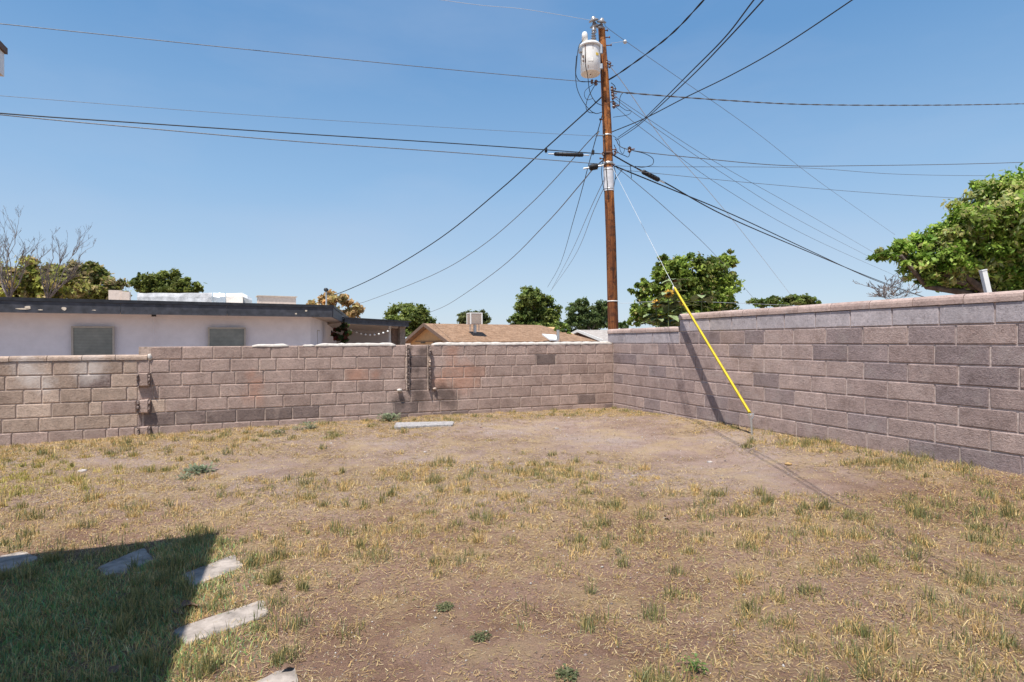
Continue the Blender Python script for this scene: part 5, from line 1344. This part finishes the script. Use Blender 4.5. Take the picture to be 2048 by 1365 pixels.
def make_tufts(ntry, per, name, lushonly=False):
    x, y = sample(ntry)
    d = dens(x, y); lf = np.clip(gfield(LUSH, x, y), 0, 1)
    keep = (rng.uniform(0, 1, len(x)) < np.clip(d + lf * .6, 0, 1) ** 1.3) & yard_mask(x, y) & ~inside_any(x, y, .01)
    x, y = x[keep], y[keep]; n = len(x)
    g = greenness(x, y); hgt = rng.uniform(.026, .078, n) * (1 - .25 * np.clip((y - 7) / 3, 0, 1)); big = rng.uniform(0, 1, n) < (.17 + .09 * np.clip((7.5 - y) / 3, 0, 1) * (x > G(500, 1200).x)); hgt[big] *= 1.6
    k = (per * rng.uniform(.3, 1.3, n) * (.9 + big * 2.1)).astype(int); ti = np.repeat(np.arange(n), k); m = len(ti)
    rad = (.012 + .026 * rng.uniform(0, 1, n)) * (1 + big * .45)
    bx = x[ti] + rng.normal(0, 1, m) * rad[ti]; by = y[ti] + rng.normal(0, 1, m) * rad[ti]
    ok = ~inside_any(bx, by, .045); bx, by, ti = bx[ok], by[ok], ti[ok]; m = len(ti)
    bz = GZ(bx, by) - .004
    L = hgt[ti] * rng.uniform(.45, 1.2, m); lean = np.abs(rng.normal(.12, .55, m)); ang = rng.uniform(0, 6.283, m)
    isg = rng.uniform(0, 1, m) < np.clip(g[ti] * .78 + ((rng.uniform(0, 1, n) < .12) | (big & (rng.uniform(0, 1, n) < .6)))[ti] * .5 - .05, .04, .93)
    yl = np.clip(1 - np.hypot((bx - LG.x) / 1.9, (by - LG.y) / 1.5), 0, 1) > rng.uniform(0, 1, m) * .9
    c = np.where(isg[:, None], pick(GREEN, m), pick(STRAW, m)); c = np.where((yl & (rng.uniform(0, 1, m) < .7))[:, None], pick(YG, m), c)
    c = np.where((isg & big[ti])[:, None], c * .9, c)
    tip = np.where((rng.uniform(0, 1, m) < .35)[:, None], c * 1.1, pick(STRAW, m))
    w = rng.uniform(.0013, .0027, m) * (1 + .10 * np.clip(by - 3, 0, 8))
    # straw skirts
    L = np.where(isg, L, L * .8); lean = np.where(isg, lean, lean * 1.5 + .1)
    o = blades(bx, by, bz, L, np.clip(lean, 0, 1.45), ang, w, c, tip, name); tag(o, 'dry yellow and green grass tufts scattered over the sandy yard', 'grass', kind='stuff'); return m
nb = make_tufts(42000, 28, 'grass')
# lush lawn patch
n0 = 190000
y = rng.uniform(1.6, 5.2, n0); x = rng.uniform(-5.2, -.6, n0)
lf = gfield(LUSH, x, y) + .25 * waves(x, y, 7, 5, 8) - .15
kp = (rng.uniform(0, 1, n0) < np.clip(lf - .15, 0, 1)) & ~inside_any(x, y, -.01); x, y = x[kp], y[kp]; m = len(x)
isg = rng.uniform(0, 1, m) < (.62 + .3 * waves(x, y, 5, 5, 2))
c = np.where(isg[:, None], pick(np.array([(.17, .30, .09), (.30, .44, .15), (.40, .46, .20), (.20, .36, .18)]), m), pick(STRAW * 1.1, m))
o = blades(x, y, GZ(x, y) - .003, rng.uniform(.02, .06, m), np.clip(np.abs(rng.normal(.75, .45, m)), 0, 1.45), rng.uniform(0, 6.283, m), rng.uniform(.0014, .003, m), c, c * 1.1, 'lawn')
tag(o, 'thick green lawn patch growing round the stepping stones by the house', 'grass', kind='stuff')
# thatch: straw lying on the soil
n0 = 520000
x, y = sample(n0, 1.6, 12.2)
d = np.clip(dens(x, y), -.62, 1) * .8 + .44 + .25 * waves(x, y, 14, 5, 30)
kp = (rng.uniform(0, 1, len(x)) < np.clip(d, 0.03, 1) ** 1.2) & yard_mask(x, y) & ~(inside_any(x, y, .015) & (rng.uniform(0, 1, len(x)) < .97)); x, y = x[kp], y[kp]; m = len(x)
L = rng.uniform(.012, .065, m); ang = rng.uniform(0, 6.283, m); w = rng.uniform(.0007, .0016, m) * (1 + .22 * np.clip(y - 3, 0, 8))
z = GZ(x, y) + rng.uniform(.001, .010, m); rise = rng.uniform(-.05, .25, m) * L; bend = rng.normal(0, .55, m)
ax_, ay_ = np.cos(ang), np.sin(ang); bx_, by_ = np.cos(ang + bend), np.sin(ang + bend)
mx, my, mz = x + ax_ * L * .5, y + ay_ * L * .5, z + rise * .8 + .003
ex, ey = mx + bx_ * L * .5, my + by_ * L * .5; ez = z + rise * .6
v = np.stack([np.stack([x - ay_ * w, y + ax_ * w, z], -1), np.stack([x + ay_ * w, y - ax_ * w, z], -1), np.stack([mx + ay_ * w, my - ax_ * w, mz], -1), np.stack([mx - ay_ * w, my + ax_ * w, mz], -1), np.stack([ex, ey, ez], -1)], 1)
c = pick(np.concatenate([STRAW * .92, STRAW * .66, np.array([(.24, .17, .10), (.34, .25, .15), (.52, .44, .28), (.15, .10, .06), (.20, .14, .08)])]), m)
STR = (v, c)
# the mat of dead runners and thatch, finer than the loose straw
n1 = 620000
x, y = sample(n1, 1.6, 12.2)
d = np.clip(dens(x, y), -.9, 1) * .7 + .72 + .22 * waves(x, y, 17, 5, 4)
kp = (rng.uniform(0, 1, len(x)) < np.clip(d, 0.02, 1)) & yard_mask(x, y) & ~(inside_any(x, y, .01) & (rng.uniform(0, 1, len(x)) < .975)); x, y = x[kp], y[kp]; m = len(x)
L = rng.uniform(.008, .034, m); ang = rng.uniform(0, 6.283, m); w = rng.uniform(.0009, .0022, m) * (1 + .16 * np.clip(y - 3, 0, 8)); z = GZ(x, y) + rng.uniform(.0005, .005, m); dx, dy = np.cos(ang), np.sin(ang); rise = rng.uniform(-.1, .25, m) * L
vt = np.stack([np.stack([x - dy * w, y + dx * w, z], -1), np.stack([x + dy * w, y - dx * w, z], -1), np.stack([x + dx * L + dy * w * .6, y + dy * L - dx * w * .6, z + rise], -1), np.stack([x + dx * L - dy * w * .6, y + dy * L + dx * w * .6, z + rise], -1)], 1)
ct = pick(np.array([(.56, .42, .21), (.45, .32, .15), (.64, .51, .30), (.30, .205, .11), (.22, .145, .085), (.46, .32, .15), (.36, .29, .13)]), m)
o = fast_mesh('thatch', vt, 4, [(0, 1, 2, 3)], np.repeat(ct[:, None, :], 4, 1), 'blade'); tag(o, 'matted thatch of dead runners covering most of the yard soil', 'thatch', kind='stuff')
v, c = STR
o = fast_mesh('straw_litter', v, 5, [(0, 1, 2, 3), (3, 2, 4)], np.repeat(c[:, None, :], 5, 1), 'blade'); tag(o, 'short dead straw littering the soil between the tufts', 'straw', kind='stuff')
# gravel
n0 = 60000
x, y = sample(n0, 1.6, 12); kp = yard_mask(x, y) & ~inside_any(x, y, -.01); x, y = x[kp], y[kp]; m = len(x)
r = rng.uniform(.0018, .0062, m) * (1 + .07 * np.clip(y - 3, 0, 8)) * np.where(rng.uniform(0, 1, m) < .04, 2.0, 1)
oct_ = np.array([(1, 0, 0), (0, 1, 0), (-1, 0, 0), (0, -1, 0), (0, 0, .7), (0, 0, -.7)])
v = np.stack([x, y, GZ(x, y) + r * .2], -1)[:, None, :] + oct_[None] * r[:, None, None] * rng.uniform(.6, 1.3, (m, 6, 1))
c = pick(np.array([(.36, .30, .27), (.26, .21, .19), (.50, .45, .41), (.17, .14, .13), (.62, .58, .54), (.27, .18, .13), (.30, .20, .145), (.25, .165, .12), (.32, .22, .165), (.28, .19, .14)]), m)
o = fast_mesh('gravel', v, 6, [(0, 1, 4), (1, 2, 4), (2, 3, 4), (3, 0, 4), (1, 0, 5), (2, 1, 5), (3, 2, 5), (0, 3, 5)], np.repeat(c[:, None, :], 6, 1), 'blade'); tag(o, 'small pebbles scattered through the sandy soil', 'gravel', kind='stuff')
